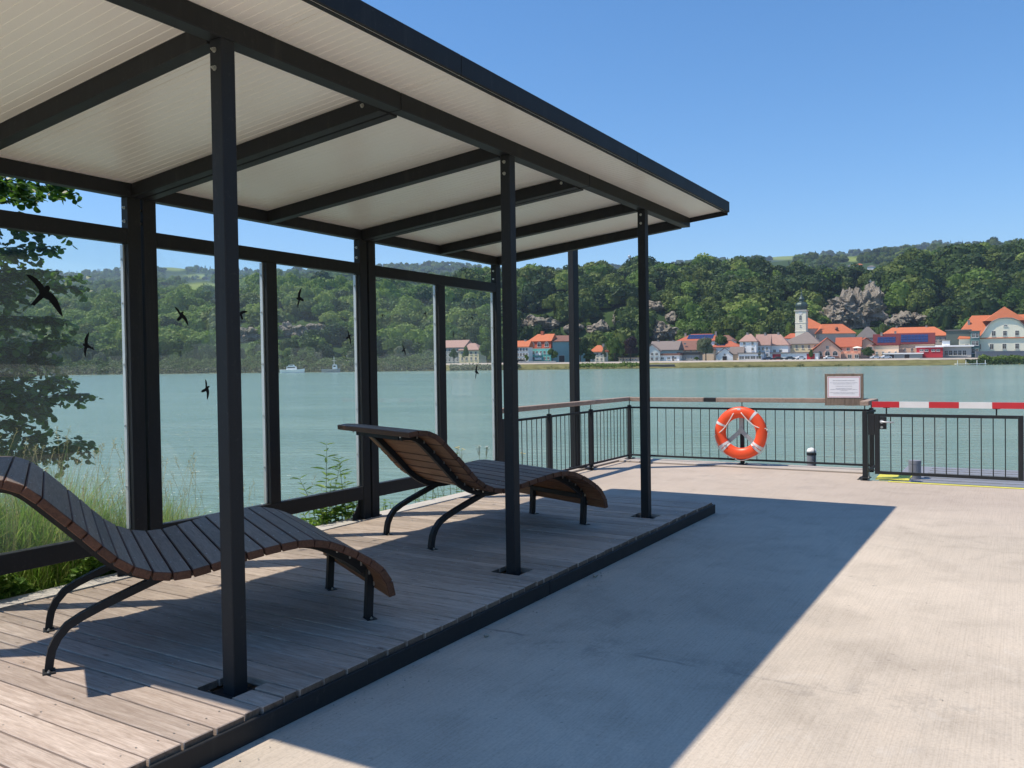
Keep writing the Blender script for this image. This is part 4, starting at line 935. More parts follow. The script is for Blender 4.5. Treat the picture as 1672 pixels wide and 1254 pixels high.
def roof_faces(w, d, he, hr, kind, ov=.45, hipl=1.0, hipr=1.0):
    """returns MB of a solid roof over a box w x d"""
    b = MB(); x0, x1, y0, y1 = -w/2-ov, w/2+ov, -ov, d+ov; rise = hr-he; T = .28
    if kind == 'side' or kind == 'hip':
        l = min(w/2, d/2+ov)*(hipl if kind == 'hip' else 0); r = min(w/2, d/2+ov)*(hipr if kind == 'hip' else 0)
        base = [(x0, y0), (x1, y0), (x1, y1), (x0, y1)]; ym = d/2
        v = [(x, y, he-T) for x, y in base]+[(x, y, he) for x, y in base]+[(x0+l, ym, hr), (x1-r, ym, hr)]
        b.add(v, [(0, 3, 2, 1), (0, 1, 5, 4), (1, 2, 6, 5), (2, 3, 7, 6), (3, 0, 4, 7), (4, 5, 9, 8), (6, 7, 8, 9), (5, 6, 9), (7, 4, 8)])
    elif kind == 'front':
        xm = 0; v = [(x0, y0, he-T), (x1, y0, he-T), (x1, y1, he-T), (x0, y1, he-T), (x0, y0, he), (x1, y0, he), (x1, y1, he), (x0, y1, he), (xm, y0, hr), (xm, y1, hr), (xm, y0, hr-T), (xm, y1, hr-T)]
        b.add(v, [(4, 8, 9, 7), (8, 5, 6, 9), (0, 3, 11, 10), (10, 11, 2, 1), (0, 10, 8, 4), (10, 1, 5, 8), (3, 7, 9, 11), (11, 9, 6, 2), (0, 4, 7, 3), (1, 2, 6, 5)])
    else:
        b.box(x0, x1, y0, y1, he, hr)
    return b
HW = {}
def house(label, px0, px1, pe, pr, Y, wall, roof, kind='side', d=10, yaw=None, wins=(), side=(), chim=(), name='house', base=None, hip=(1, 1), ov=.45, solar=None, cat='house', doors=(), group=None):
    yaw = (-.28 if kind == 'front' else -.46) if yaw is None else yaw; pc = (px0+px1)/2; Wt = (px1-px0)*Y/F_PX*1.24; sn, cs = math.sin(-yaw), math.cos(yaw)
    if yaw: d = min(d, .6*Wt)
    w = (Wt-d*sn)/cs; X = fx(pc, Y)-d*sn/2; Z = ZG if base is None else base
    if base is not None and base == 'terr': Z = float(zterr(pc, Y))-.3
    he = fz(pc, pe, Y)-Z; hr = fz(pc, pr, Y)-Z
    t = far_thing(name, label, cat, X, Y+(.14*w if yaw else 0), Z, yaw, group); HW[t.name] = w
    b = MB(); b.box(-w/2, w/2, 0, d, -1.5, he-.29 if kind != 'flat' else he-.001)
    if kind == 'side':
        for xx in (-w/2, w/2-.2): b.prism([(xx, .2, he-.3), (xx, d-.2, he-.3), (xx, d/2, hr-.45)], (.2, 0, 0))
    if kind == 'front': b.prism([(-w/2+.1, 0, he-.291), (w/2-.1, 0, he-.291), (0, 0, hr-.5)], (0, .25, 0))
    b.build('wall', wall_mat(wall), t, world=False)
    rf = roof_faces(w, d, he, hr, kind, ov, *hip).build('roof', roof, t, world=False) if roof else None
    for (rows_, cols_, ww, wh, z0, z1, u0, u1) in wins:
        for i in range(rows_):
            for j in range(cols_):
                u = u0+(u1-u0)*(j/(cols_-1) if cols_ > 1 else .5); z = z0+(z1-z0)*(i/(rows_-1) if rows_ > 1 else .5)
                window(t, (u-.5)*w, z*he, ww, wh)
    for (sgn, rows_, cols_, ww, wh, z0, z1) in side:
        for i in range(rows_):
            for j in range(cols_): window(t, sgn*w/2, (z0+(z1-z0)*(i/(rows_-1) if rows_ > 1 else .5))*he, ww, wh, d*(j+.5)/cols_, sgn*math.pi/2)
    for (u, v_, hh) in chim:
        zz = he+(hr-he)*.55; bb = MB(); bb.box((u-.5)*w-.4, (u-.5)*w+.4, d*v_-.35, d*v_+.35, zz, hr+hh); bb.box((u-.5)*w-.48, (u-.5)*w+.48, d*v_-.43, d*v_+.43, hr+hh, hr+hh+.15); bb.build('chimney', M_STONEG, rf if rf else t, world=False)
    for (u, ww, hh, kd) in doors: window(t, (u-.5)*w, hh/2+.02, ww, hh, 0, 0, False, kd)
    if solar and rf:
        u0, u1, v0, v1, nx, nz = solar
        sl_ = (hr-he)/(d/2+ov)
        for i in range(nx):
            for j in range(nz):
                ua = u0+(u1-u0)*i/nx; ub = u0+(u1-u0)*(i+.92)/nx; va = v0+(v1-v0)*j/nz; vb = v0+(v1-v0)*(j+.9)/nz
                def P(u, v2): y = -ov+(d/2+ov)*v2; return ((u-.5)*w, y, he+(hr-he)*v2+.10)
                bb = MB(); bb.prism([P(ua, va), P(ub, va), P(ub, vb), P(ua, vb)], (0, -.03, .07)); bb.build('solar_panel', M_SOLAR, rf, world=False)
    return t
WH, CREAM, YEL, PEACH, PNK, TEAL, BEIGE = (.90, .885, .86), (.86, .79, .66), (.84, .70, .44), (.82, .60, .42), (.74, .43, .31), (.16, .50, .45), (.55, .49, .41)
house('white three storey house with orange roof and balconies at the left edge of the village', 846, 868, 566, 556, 356, WH, ORANGE, 'side', 9, wins=[(3, 4, 1.1, 1.3, .2, .82, .14, .86)], chim=[(.6, .5, .3)])
tq = house('turquoise house with red mansard storey and tall orange hipped roof', 867, 908, 569, 545, 358, TEAL, None, 'flat', 8, wins=[(2, 6, 1.1, 1.35, .3, .72, .1, .9)])
def extra(t, f, mat, name='wall'): b = MB(); f(b); return b.build(name, mat, t, world=False)
wq = HW[tq.name]; hq0 = fz(887, 569, 358)-ZG; hq1 = fz(887, 557, 358)-ZG; hq2 = fz(887, 545, 358)-ZG
extra(tq, lambda b: b.prism([(-wq/2, 0.2, hq0), (wq/2, .2, hq0), (wq/2-.2, .9, hq1), (-wq/2+.2, .9, hq1)], (0, 6.6, 0)), rooftile_mat('mansard_red', (.42, .09, .05), (.52, .13, .07)), 'mansard')
rq = extra(tq, lambda b: b.add([(-wq/2-.3, .2, hq1), (wq/2+.3, .2, hq1), (wq/2+.3, 8, hq1), (-wq/2-.3, 8, hq1), (-wq/2+3.2, 4, hq2), (wq/2+.3, 4, hq2)], [(0, 1, 5, 4), (2, 3, 4, 5), (3, 0, 4), (1, 2, 5), (0, 3, 2, 1)]), ORANGE, 'roof')
extra(tq, lambda b: b.box(-.6, .6, 3.4, 4.6, hq2-1, hq2+1.3), RED, 'ridge_turret')
for u in (-.3, .0, .32): window(tq, u*wq, (hq0+hq1)/2+.2, 1.8, 2.2, .35, 0, True)
for z in (.33, .66): extra(tq, lambda b: b.box(-.12*wq, .12*wq, -1.3, -.05, z*hq0-.9, z*hq0+.1), wall_mat(WH), 'balcony')
house('shaded blank side of the turquoise house, its shade put into grey-teal wall and brown roof', 908, 951, 557, 547, 358.5, (.23, .36, .37), BROWN, 'hip', 12, yaw=0, hip=(0, 1), doors=[(.28, 2.6, 3, 'door')])  # side of the turquoise house in shade, built as a separate darker wing
house('small cream cottage with orange roof between trees', 968, 992, 574, 563.5, 357, CREAM, ORANGE, 'hip', 7, wins=[(2, 3, .9, 1.1, .25, .75, .2, .8)], chim=[(.8, .5, .5)])
house('low cream garage building with small windows by the purple tree', 1016, 1046, 584, 583, 350, PEACH, GREY, 'flat', 5, wins=[(1, 6, .8, .6, .55, .55, .1, .9)])
house('white gabled house with grey balcony front left of the long grey roof', 1056, 1080, 573, 561, 352, (.62, .66, .62), GREYB, 'front', 9, wins=[(2, 3, 1.2, 1.2, .25, .7, .2, .8)])
house('long grey-roofed house behind the low white building', 1070, 1116, 571, 556.5, 362, (.50, .54, .48), GREYB, 'side', 11, chim=[(.2, .5, .3), (.75, .5, .2)])
house('low white building with brown parapet by the river wall', 1073, 1114, 580, 577, 351, WH, BROWN, 'flat', 6, wins=[(1, 4, 1.3, .9, .5, .5, .15, .85)], doors=[(.12, 1.2, 2.1, 'door'), (.78, 1.0, 2.1, 'door')])
house('grey flat house with black parapet right of the low white building', 1114, 1148, 579, 575, 352, (.36, .35, .35), plain('black_sheet', (.02, .02, .022), .5), 'flat', 7, wins=[(1, 4, .8, 1.3, .5, .5, .12, .9)])
bw = house('broad house with large brown roof and twin white chimneys', 1098, 1176, 571, 555.5, 368, PEACH, BROWN, 'hip', 13, wins=[(1, 8, .8, .8, .9, .9, .1, .9)], chim=[(.32, .12, -1.2), (.42, .12, -1.2)])
house('white house with solar panels on its red-brown roof above the village', 1119, 1186, 556, 544.5, 384, WH, RED, 'hip', 11, wins=[(1, 6, 1.0, 1.5, .86, .86, .08, .92)], chim=[(.13, .5, .5), (.82, .5, .9)], solar=(.22, .8, .25, .9, 9, 2))
house('white house end with brown roof right of the solar panelled house', 1176, 1204, 556, 547, 382, WH, BROWN, 'hip', 9, wins=[(1, 3, 1, 1.4, .86, .86, .2, .8)])
house('house with red-brown roof tucked behind the white gable', 1170, 1216, 566, 556.5, 366, WH, RED, 'hip', 9, solar=(.2, .5, .2, .6, 3, 1), chim=[(.7, .5, .6)])
house('white gable-fronted house with small attic window near the road', 1175, 1199, 579, 567, 352, WH, GREYB, 'front', 8, wins=[(1, 1, .9, .9, 1.0, 1.0, .5, .5)], doors=[(.5, 1.9, 1.9, 'door')])
house('low wing with grey-brown roof joining the white gable house', 1197, 1217, 578, 566, 354, PEACH, GREYB, 'side', 8)
house('white tall three storey house with hipped pink roof', 1214, 1240, 557, 545, 355, WH, PINK, 'hip', 9, wins=[(3, 2, 1.0, 1.3, .3, .88, .28, .78)], chim=[(.4, .5, .5)])
house('shaded right face of the tall white house, shade put into greyed walls, with pink roof', 1240, 1261, 563, 545.5, 357, (.6, .6, .62), PINK, 'side', 10, wins=[(2, 3, 1.0, 1.3, .35, .75, .2, .8)], chim=[(.6, .5, .5)])  # shade on the tall house's right face put into the wall colour
house('white house with large pink roof left of the yellow house', 1256, 1294, 563, 545, 358, WH, PINK, 'hip', 12, wins=[(1, 3, 1.2, 1.2, .6, .6, .2, .7)], chim=[(.55, .5, .6)], hip=(0, 1))
house('low white flat building with dark windows in front of the tall white house', 1214, 1249, 577, 575.5, 349, WH, GREY, 'flat', 6, wins=[(1, 4, 2.2, 1.3, .4, .4, .14, .88)])
house('long white garage row with red doors before the yellow house', 1269, 1336, 576.5, 575, 350, WH, GREYB, 'flat', 6, doors=[(.2, 3.6, 2.6, 'garage_door'), (.86, 3.4, 2.6, 'garage_door')])
house('yellow house with broad grey-brown hipped roof below the church tower', 1289, 1349, 561, 541.5, 360, YEL, GREYB, 'hip', 13, wins=[(1, 6, 1.0, 1.5, .80, .80, .1, .9)], hip=(1.6, .9))
house('small orange-roofed annex left of the church tower', 1286, 1310, 552, 544, 380, WH, RED, 'hip', 8)
# church
ch = far_thing('church', 'church with pale square tower, green onion dome and orange nave roofs', 'church', fx(1312, 378), 378, ZG, 0)
Yc = 378; ZT = lambda py: fz(1312, py, Yc)-ZG
hw = 2.35
b = MB(); b.box(-hw, hw, 0, 2*hw, -1, ZT(507)); tw = b.build('tower', wall_mat((.84, .78, .62)), ch, world=False); ta = R_(-30); tw.rotation_euler = (0, 0, ta); tw.location = (math.sin(ta)*hw, hw-math.cos(ta)*hw, 0)
for z in (ZT(541), ZT(527)): 
    b = MB(); b.box(-hw-.12, hw+.12, -.12, 2*hw+.12, z-.15, z+.15); b.build('string_course', wall_mat(CREAM), tw, world=False)
b = MB(); b.box(-hw-.35, hw+.35, -.35, 2*hw+.35, ZT(508), ZT(506)); b.build('cornice', wall_mat((.5, .47, .42)), tw, world=False)
window(tw, 0, ZT(519), 1.2, 2.4, 0, 0, True); window(tw, 0, ZT(532), .7, .8); window(tw, hw, ZT(519), 1.2, 2.4, hw, math.pi/2, True); window(tw, hw, ZT(527), 1.3, .5, hw, math.pi/2)
b = MB(); b.lathe([(.85, 0), (.85, .06)], 20); b.v = [(p[0], -.05-p[2], ZT(511)+p[1]) for p in b.v]; b.build('clock_face', M_FRAMEW, tw, world=False)
k = Yc/F_PX
on = [(2.3, ZT(505.5)), (2.5, ZT(503)), (2.75, ZT(500)), (2.7, ZT(497)), (2.2, ZT(494.5)), (1.35, ZT(493)), (1.0, ZT(492)), (.95, ZT(489.5)), (1.35, ZT(489)), (1.3, ZT(487.5)), (.85, ZT(485.5)), (.45, ZT(482)), (.34, ZT(479)), (.42, ZT(478)), (.22, ZT(477)), (.14, ZT(471))]
b = MB(); b.lathe(on, 8, (0, hw, 0), rot=math.pi/8); b.build('onion_dome', COPPER, ch, world=False)
b = MB(); b.box(-.06, .06, hw-.06, hw+.06, ZT(474), ZT(469)); b.box(-.5, .5, hw-.06, hw+.06, ZT(471.6), ZT(471)); b.build('cross', plain('gilded_metal', (.5, .36, .1), .35, .8), ch, world=False)
# nave and choir
def roofblock(t, x0, x1, y0, y1, ze, zr, l, r, mat, wmat, z0=-1):
    b = MB(); b.box(x0+.4, x1-.4, y0+.4, y1-.4, z0, ze-.01); b.build('nave_wall', wmat, t, world=False)
    ym = (y0+y1)/2; b = MB(); b.add([(x0, y0, ze), (x1, y0, ze), (x1, y1, ze), (x0, y1, ze), (x0+l, ym, zr), (x1-r, ym, zr)], [(0, 3, 2, 1), (0, 1, 5, 4), (1, 2, 5), (2, 3, 4, 5), (3, 0, 4)]); return b.build('nave_roof', mat, t, world=False)
ux = lambda px: (px-1312)*k
roofblock(ch, ux(1322), ux(1362), 6, 20, ZT(536), ZT(517), 3.6, 7.0, ORANGE, wall_mat(BEIGE))
nv = roofblock(ch, ux(1338), ux(1400), 0.5, 11, ZT(545), ZT(529), 3.4, 4.5, ORANGE, wall_mat(BEIGE))
b = MB(); b.prism([(ux(1367), 1.6, ZT(538)), (ux(1372), 1.6, ZT(538)), (ux(1369.5), 1.6, ZT(534))], (0, 2, 0)); b.build('dormer', BROWN, nv, world=False)
# houses right of the church
pk = house('pink gabled inn with three arched windows and red half-hipped roof', 1338, 1377, 570, 551, 352, PNK, RED, 'front', 13, wins=[(1, 1, 1.2, 1.3, 1.15, 1.15, .5, .5)], ov=.6)
wpk = HW[pk.name]
for u in (-.28, 0, .28): window(pk, u*wpk, (fz(1358, 577, 352)-ZG), 2.0, 2.1, 0, 0, True)
extra(pk, lambda b: b.box(-wpk*.42, wpk*.42, -.35, -.05, fz(1358, 582, 352)-ZG-.35, fz(1358, 582, 352)-ZG), rooftile_mat('awning_red', (.2, .05, .05), (.26, .07, .06)), 'cornice_band')
tr_ = house('red-roofed terrace wing right of the pink inn', 1375, 1412, 566, 550.5, 358, PNK, RED, 'side', 11, wins=[(1, 3, 1.4, 1.5, .8, .8, .2, .8)])
wt = HW[tr_.name]
extra(tr_, lambda b: b.box(-wt/2, wt*.45, -6, -.1, 0, fz(1393, 577, 352)-ZG), wall_mat(PNK), 'terrace')
for u in (-.28, .1, .38): window(tr_, u*wt, 1.2, 1.6, 1.6, -6)
for u in (-.45, -.15, .15, .42): extra(tr_, lambda b: b.box(u*wt-.12, u*wt+.12, -5.9, -5.7, fz(1393, 577, 352)-ZG+.01, fz(1393, 574.5, 352)-ZG), wall_mat(PNK), 'terrace_pier')
um = far_thing('parasol', 'open cream parasol on the terrace of the red-roofed wing', 'parasol', fx(1400, 354), 354, fz(1400, 577, 354))
b = MB(); b.lathe([(2.2, 2.3), (1.2, 2.75), (.05, 3.0)], 8); b.build('canopy', wall_mat(CREAM), um, world=False); b = MB(); b.lathe([(.04, 0), (.04, 2.9)], 6); b.build('pole', M_GALV, um, world=False)
house('house with orange gable cross-wing behind the round dark tree', 1404, 1436, 564, 551, 360, PNK, RED, 'front', 10, wins=[(1, 2, 1.2, 1.3, .8, .8, .3, .7)])
house('grey pointed pyramid roof house behind the red roofs', 1407, 1441, 551, 533, 378, (.55, .54, .52), GREY, 'hip', 9, hip=(1.2, 1.2))
house('peach house with maroon roof and solar panels left part', 1437, 1474, 563, 545, 357, PEACH, MAROON, 'side', 12, wins=[(1, 4, .9, .9, .45, .45, .12, .88)], solar=(.15, .88, .18, .7, 6, 3), chim=[(.3, .45, .6)])
house('peach house with long maroon roof and large solar array', 1466, 1536, 561, 543, 359, PEACH, MAROON, 'side', 13, wins=[(1, 6, 1.0, 1.3, .6, .6, .1, .85)], solar=(.32, .88, .12, .85, 8, 3), chim=[(.2, .4, .8)])
house('long house with bright orange roof behind the maroon roofs', 1463, 1554, 548, 533, 378, BEIGE, ORANGE, 'hip', 12, hip=(.9, 1.0), chim=[(.25, .5, .6), (.68, .5, .6)], wins=[(1, 3, 1, 1.4, .85, .85, .8, .95)])
rd = house('low flat building with red cladding and two white window bands', 1508, 1546, 567, 565.5, 349, (.52, .045, .055), wall_mat(WH), 'flat', 9)
wr = HW[rd.name]
for u in (-.3, -.12, .14, .32): window(rd, u*wr, fz(1527, 572, 349)-ZG, 1.4, .9)
house('grey glazed pavilion with dark windows right of the red building', 1546, 1594, 566, 563.5, 351, (.45, .44, .41), wall_mat(WH), 'flat', 10, wins=[(1, 6, 1.4, 2.2, .45, .45, .12, .8)], ov=1.0)
house('white block on the roof of the flat buildings', 1542, 1553, 556, 555, 354, WH, GREY, 'flat', 5, base=ZG+2)
house('low white-roofed carport beside the red building', 1459, 1507, 578, 576, 348, (.30, .31, .30), wall_mat(WH), 'flat', 5, doors=[(.2, 2, 1.8, 'door'), (.6, 2.2, 1.8, 'door')])
house('dark green-grey windowless block between pavilion and manor', 1556, 1590, 539.5, 538, 362, (.11, .135, .115), GREY, 'flat', 10)
house('glass stair tower joining the dark block to the manor', 1589, 1602, 541, 540, 357, (.10, .19, .18), GREY, 'flat', 6, wins=[(3, 2, 1.2, 2, .25, .85, .3, .7)])
mn = house('large cream manor with curved gable and steep orange roof at the right edge', 1602, 1716, 551, 512, 352, (.90, .84, .66), ORANGE, 'hip', 16, yaw=-.38, hip=(.75, .75), wins=[(1, 7, 1.5, 2.3, .56, .56, .09, .95)], chim=[(.13, .3, -2.2)], ov=.5)
wm_ = 114*352/F_PX; z0 = fz(1660, 551, 352)-ZG; z1 = fz(1660, 518, 352)-ZG
gx0, gx1 = (1622-1659)*352/F_PX, (1704-1659)*352/F_PX; gm = (gx0+gx1)/2; gw_ = (gx1-gx0)/2
prof = [(-1, 0), (-.88, .1), (-.74, .35), (-.62, .62), (-.45, .85), (-.25, .97), (0, 1), (.25, .97), (.45, .85), (.62, .62), (.74, .35), (.88, .1), (1, 0)]
extra(mn, lambda b: b.prism([(gm+gw_*u, -.35, z0-.3+(z1-z0)*w_) for u, w_ in prof], (0, 7, 0)), wall_mat((.90, .84, .66)), 'curved_gable')
extra(mn, lambda b: [b.obb(((gm+gw_*(a[0]+c[0])/2), 3.2, z0-.05+(z1-z0)*(a[1]+c[1])/2), (gw_*(c[0]-a[0])/2*1.03, 0, (z1-z0)*(c[1]-a[1])/2*1.03), (0, 4.2, 0), (0, 0, .16)) for a, c in zip(prof[:-1], prof[1:])], M_STONEG, 'gable_coping')
rp = extra(mn, lambda b: b.add([(gm-gw_*.75, 0.4, z1-1.2), (gm+gw_*.75, .4, z1-1.2), (gm, 2.8, fz(1660, 499, 352)-ZG), (gm-gw_*.75, 8, z1-1.2), (gm+gw_*.75, 8, z1-1.2)], [(0, 1, 2), (1, 4, 2), (4, 3, 2), (3, 0, 2)]), ORANGE, 'gable_roof')
for u in (-.42, -.02, .4): window(mn, gm+gw_*u, z0+1.9, 1.5, 2.2, -.36)
window(mn, gm, z0+5.2, 1.7, .8, -.36, 0, True)
fenc = far_thing('boundary_wall', 'long grey boundary wall in front of the cream manor', 'wall', fx(1640, 346), 346, ZG-.3)
b = MB(); b.box(fx(1593, 346)-fx(1640, 346), fx(1740, 346)-fx(1640, 346), 0, .3, -1, fz(1640, 573.5, 346)-ZG+.3); b.build('wall', wall_mat((.25, .25, .26)), fenc, world=False); b = MB(); b.box(fx(1593, 346)-fx(1640, 346), fx(1740, 346)-fx(1640, 346), -.06, .36, fz(1640, 573.5, 346)-ZG+.301, fz(1640, 573.5, 346)-ZG+.42); b.build('coping', M_STONEG, fenc, world=False)
# left of the village, seen through the glass
house('long house with weathered pink roof seen through the last glass pane', 722, 768, 567, 555, 366, (.50, .48, .45), PINK, 'side', 11, wins=[(3, 6, 1.1, 1.4, .22, .82, .1, .9)], solar=None)
house('yellow end house beside the pink-roofed house', 754, 790, 571, 560, 362, YEL, PINK, 'hip', 9, wins=[(2, 4, 1.0, 1.3, .35, .75, .15, .85)])
house('small white house with red-brown roof above the moored boats', 567, 583, 573, 564, 380, WH, BROWN, 'side', 8, base='terr', wins=[(1, 2, 1, 1, .6, .6, .3, .7)])
house('low white boathouse roof on the far left bank', 79, 101, 603, 600.5, 345, (.3, .3, .3), wall_mat(WH), 'flat', 8)
house('small cream house half hidden by trees on the left hillside', 163, 176, 574, 569, 420, PEACH, RED, 'hip', 7, base='terr'); house('tiny pale hut high in the left woods', 140, 150, 530, 524, 560, PEACH, RED, 'front', 7, base=fz(145, 535, 560))
house('white farmhouse standing high on the wooded slope left of the mast', 877, 901, 474, 469.5, 560, WH, BROWN, 'front', 10, base=fz(889, 482, 560), wins=[(1, 3, 1.2, 1.2, .55, .55, .2, .8)])
house('red-roofed barn beside the white farmhouse on the slope', 899, 924, 477, 469.5, 565, CREAM, RED, 'side', 9, base=fz(911, 481, 565))
for a, lab in (((1386, 1396, 434.5, 432.5), 'white house on the far ridge, leftmost of the row'), ((1399, 1410, 433, 430.5), 'orange-roofed house on the far ridge amid the row'), ((1419, 1431, 436, 433.5), 'white house on the far ridge, rightmost of the row')):
    house(lab, *a, 900, WH, ORANGE if 'orange' in lab else GREY, 'hip', 10, base=fz(1400, 441, 900))
house('white chapel on the far green ridge', 1320, 1324, 435, 433, 900, WH, GREY, 'front', 6, base=fz(1322, 442, 900))

# river wall, parapet, quay pieces
def wallrun(label, px0, px1, Y, zb, zt, mat, th=.4, name='river_wall'):
    t = far_thing(name, label, 'wall', fx((px0+px1)/2, Y), Y, zb); hwid = (px1-px0)*Y/F_PX/2
    b = MB(); b.box(-hwid, hwid, 0, th, -.8, zt-zb); b.build('wall', mat, t, world=False); b = MB(); b.box(-hwid-.05, hwid+.05, -.07, th+.07, zt-zb+.001, zt-zb+.12); b.build('coping', M_STONEG if mat is not M_WALLW else M_WALLW, t, world=False)
wallrun('pale river wall with gate piers below the turquoise house', 847, 908, 340, 1.8, 3.25, M_WALLW); wallrun('pale river wall stretching from the mast to the purple tree', 910, 1046, 340.4, 1.7, 2.75, M_WALLW); wallrun('long low pale wall along the village road', 1062, 1500, 340.2, 1.6, 2.45, M_WALLW); wallrun('pale wall below the manor', 1502, 1740, 340.5, 1.6, 2.9, plain('sandstone', (.5, .43, .36), .9, 0, .15, .4))
wallrun('dark stone quay at the water left of the olive tree', 1060, 1102, 331.5, -.5, 1.4, plain('quay_stone', (.16, .13, .115), .9, 0, .3, .5), 4, 'quay')
jt = far_thing('jetty', 'low white jetty with posts at the far waterline', 'jetty', fx(1585, 329), 329, 0)
b = MB(); b.box(-6, 6, -.8, .8, .35, .55); b.build('deck', wall_mat(WH), jt, world=False)
for x in (-5.5, -2.2, 2.2, 5.5): b = MB(); b.box(x-.08, x+.08, -.7, -.54, -1.5, 1.9); b.build('post', wall_mat(WH), jt, world=False)

# cars on the road
CARM = {}
def car(px, colr, label, Y=345, yaw=0):
    t = far_thing('parked_car', label, 'car', fx(px, Y), Y, ZG+.05, yaw, 'cars on the village road')
    m = plain('car_paint_%d' % len(CARM), colr, .25); CARM[px] = m
    sec = [(-2.1, .35), (-2.15, .75), (-1.9, .95), (-1.35, 1.0), (-.85, 1.42), (.55, 1.45), (1.15, 1.02), (1.95, .88), (2.15, .65), (2.1, .35)]
    b = MB(); b.prism([(x, -.85, z) for x, z in sec], (0, 1.7, 0)); b.build('body', m, t, world=False)
    b = MB(); b.prism([(-1.2, -.865, 1.0), (-.8, -.865, 1.36), (.5, -.865, 1.38), (1.0, -.865, 1.02)], (0, .01, 0)); b.build('side_window', M_PANE, t, world=False)
    for x in (-1.35, 1.35):
        for y in (-.87, .70): b = MB(); b.lathe([(.33, 0), (.33, .17)], 14); b.v = [(x+p[0], y+p[2], .33+p[1]) for p in b.v]; b.build('wheel', M_DARK, t, world=False)
for px, c, l in ((1254, (.03, .05, .10), 'dark blue car by the low white flat building'), (1271, (.02, .02, .025), 'black car left of the red garage doors'), (1290, (.05, .06, .08), 'dark car between the red garage doors'), (1308, (.75, .75, .75), 'white car before the yellow house'), (1354, (.75, .75, .74), 'white car before the pink inn'), (1430, (.72, .73, .74), 'white car right of the round dark tree'), (1447, (.70, .72, .75), 'pale car beside the carport'), (851, (.02, .02, .025), 'black car at the left end of the river wall')): car(px, c, l, 347 if px > 900 else 346)

# boats
def boat(px, ln, lab, colr, mast, cab):
    Y = 322; t = far_thing('moored_boat', lab, 'boat', fx(px, Y), Y, 0, R_(4))
    h = ln/2; sec = lambda x: .5+1.25*(1-abs(x/h)**3)
    b = MB(); n = 10; xs_ = np.linspace(-h, h, n)
    vv = []
    for x in xs_:
        wd = 1.5*(1-max(0, x/h)**2.2*.95)*(1 if x > -h*.9 else .85); zz = 1.25+.35*max(0, x/h)**2
        vv += [(x, -wd, zz), (x*.96, -wd*.7, -.2), (x*.96, wd*.7, -.2), (x, wd, zz)]
    ff = []
    for i in range(n-1): ff += [(i*4+k_, i*4+(k_+1) % 4, i*4+4+(k_+1) % 4, i*4+4+k_) for k_ in range(4)]
    ff += [(0, 1, 2, 3), tuple(range(4*n-4, 4*n))]
    b.add(vv, ff); b.build('hull', wall_mat(colr), t, world=False)
    for (x0, x1, z0, z1) in cab:
        b = MB(); b.prism([(x0, -1.0, z0), (x1, -1.0, z0), (x1-.3, -1.0, z1), (x0+.15, -1.0, z1)], (0, 2, 0)); c = b.build('cabin', wall_mat(WH), t, world=False)
        b = MB(); b.box(x0+.4, x1-.5, -1.02, -1.003, z0+(z1-z0)*.45, z0+(z1-z0)*.8); b.build('cabin_window', M_PANE, c, world=False)
    if mast: b = MB(); b.tube([(mast, 0, 1.2), (mast, 0, 6.2)], .07, 6); b.tube([(mast-.8, 0, 4.6), (mast+.8, 0, 4.6)], .04, 6); b.build('mast', wall_mat(WH), t, world=False)
boat(478, 9.4, 'white cabin cruiser moored at the far left bank', WH, 0, [(-2.2, 1.6, 1.25, 2.5), (-1.4, .8, 2.5, 3.1)]); boat(541, 7.2, 'grey workboat with white mast and wheelhouse at the far left bank', (.30, .31, .32), 1.2, [(.6, 2.4, 1.3, 3.0)])
# telecom mast on the ridge
tm = far_thing('telecom_mast', 'slim lattice telecom mast on the wooded ridge behind the last post', 'mast', fx(1029.5, 900), 900, fz(1029, 440, 900))
hT = fz(1029, 418, 900)-fz(1029, 440, 900)
b = MB()
for a in range(4): x, y = (1 if a in (0, 3) else -1), (1 if a < 2 else -1); b.tube([(x*1.0, y*1.0, 0), (x*.6, y*.6, hT)], .16, 5)
for i in range(8): z = hT*i/8; s = 1-.4*i/8; b.tube([(-s, -s, z), (s, -s, z+hT/8)], .1, 4); b.tube([(s, s, z), (-s, s, z+hT/8)], .1, 4)
b.build('lattice', M_GALV, tm, world=False)
b = MB(); b.lathe([(1.3, hT-3.2), (1.6, hT-2.6), (1.6, hT-.6), (1.2, hT)], 12); b.build('antenna_head', M_GALV, tm, world=False)
# wayside cross on the crag
wc = far_thing('summit_cross', 'small pale cross standing on the wooded crag right of the church', 'cross', fx(1421, 470), 470, fz(1421, 466, 470))
b = MB(); b.box(-.12, .12, -.1, .1, -1, 3.2); b.box(-.9, .9, -.1, .1, 2.1, 2.35); b.build('beams', M_FRAMEW, wc, world=False)

# air between here and the hills
HAZE = 0.000125
hv = MB(); hv.box(-5200, 5200, -900, 3900, -12, 520)
hm = bpy.data.materials.new('river_valley_air'); hm.use_nodes = True; hm.node_tree.nodes.clear(); ho = hm.node_tree.nodes.new('ShaderNodeOutputMaterial'); pv = hm.node_tree.nodes.new('ShaderNodeVolumePrincipled')
pv.inputs['Color'].default_value = (.62, .78, 1.0, 1); pv.inputs['Density'].default_value = HAZE; pv.inputs['Anisotropy'].default_value = .15; hm.node_tree.links.new(pv.outputs[0], ho.inputs['Volume'])
hzb = far_obj(hv.build('haze', hm)); hzb['kind'] = 'stuff'; hzb['label'] = 'thin bluish summer haze in the river valley air'; hzb['category'] = 'haze'
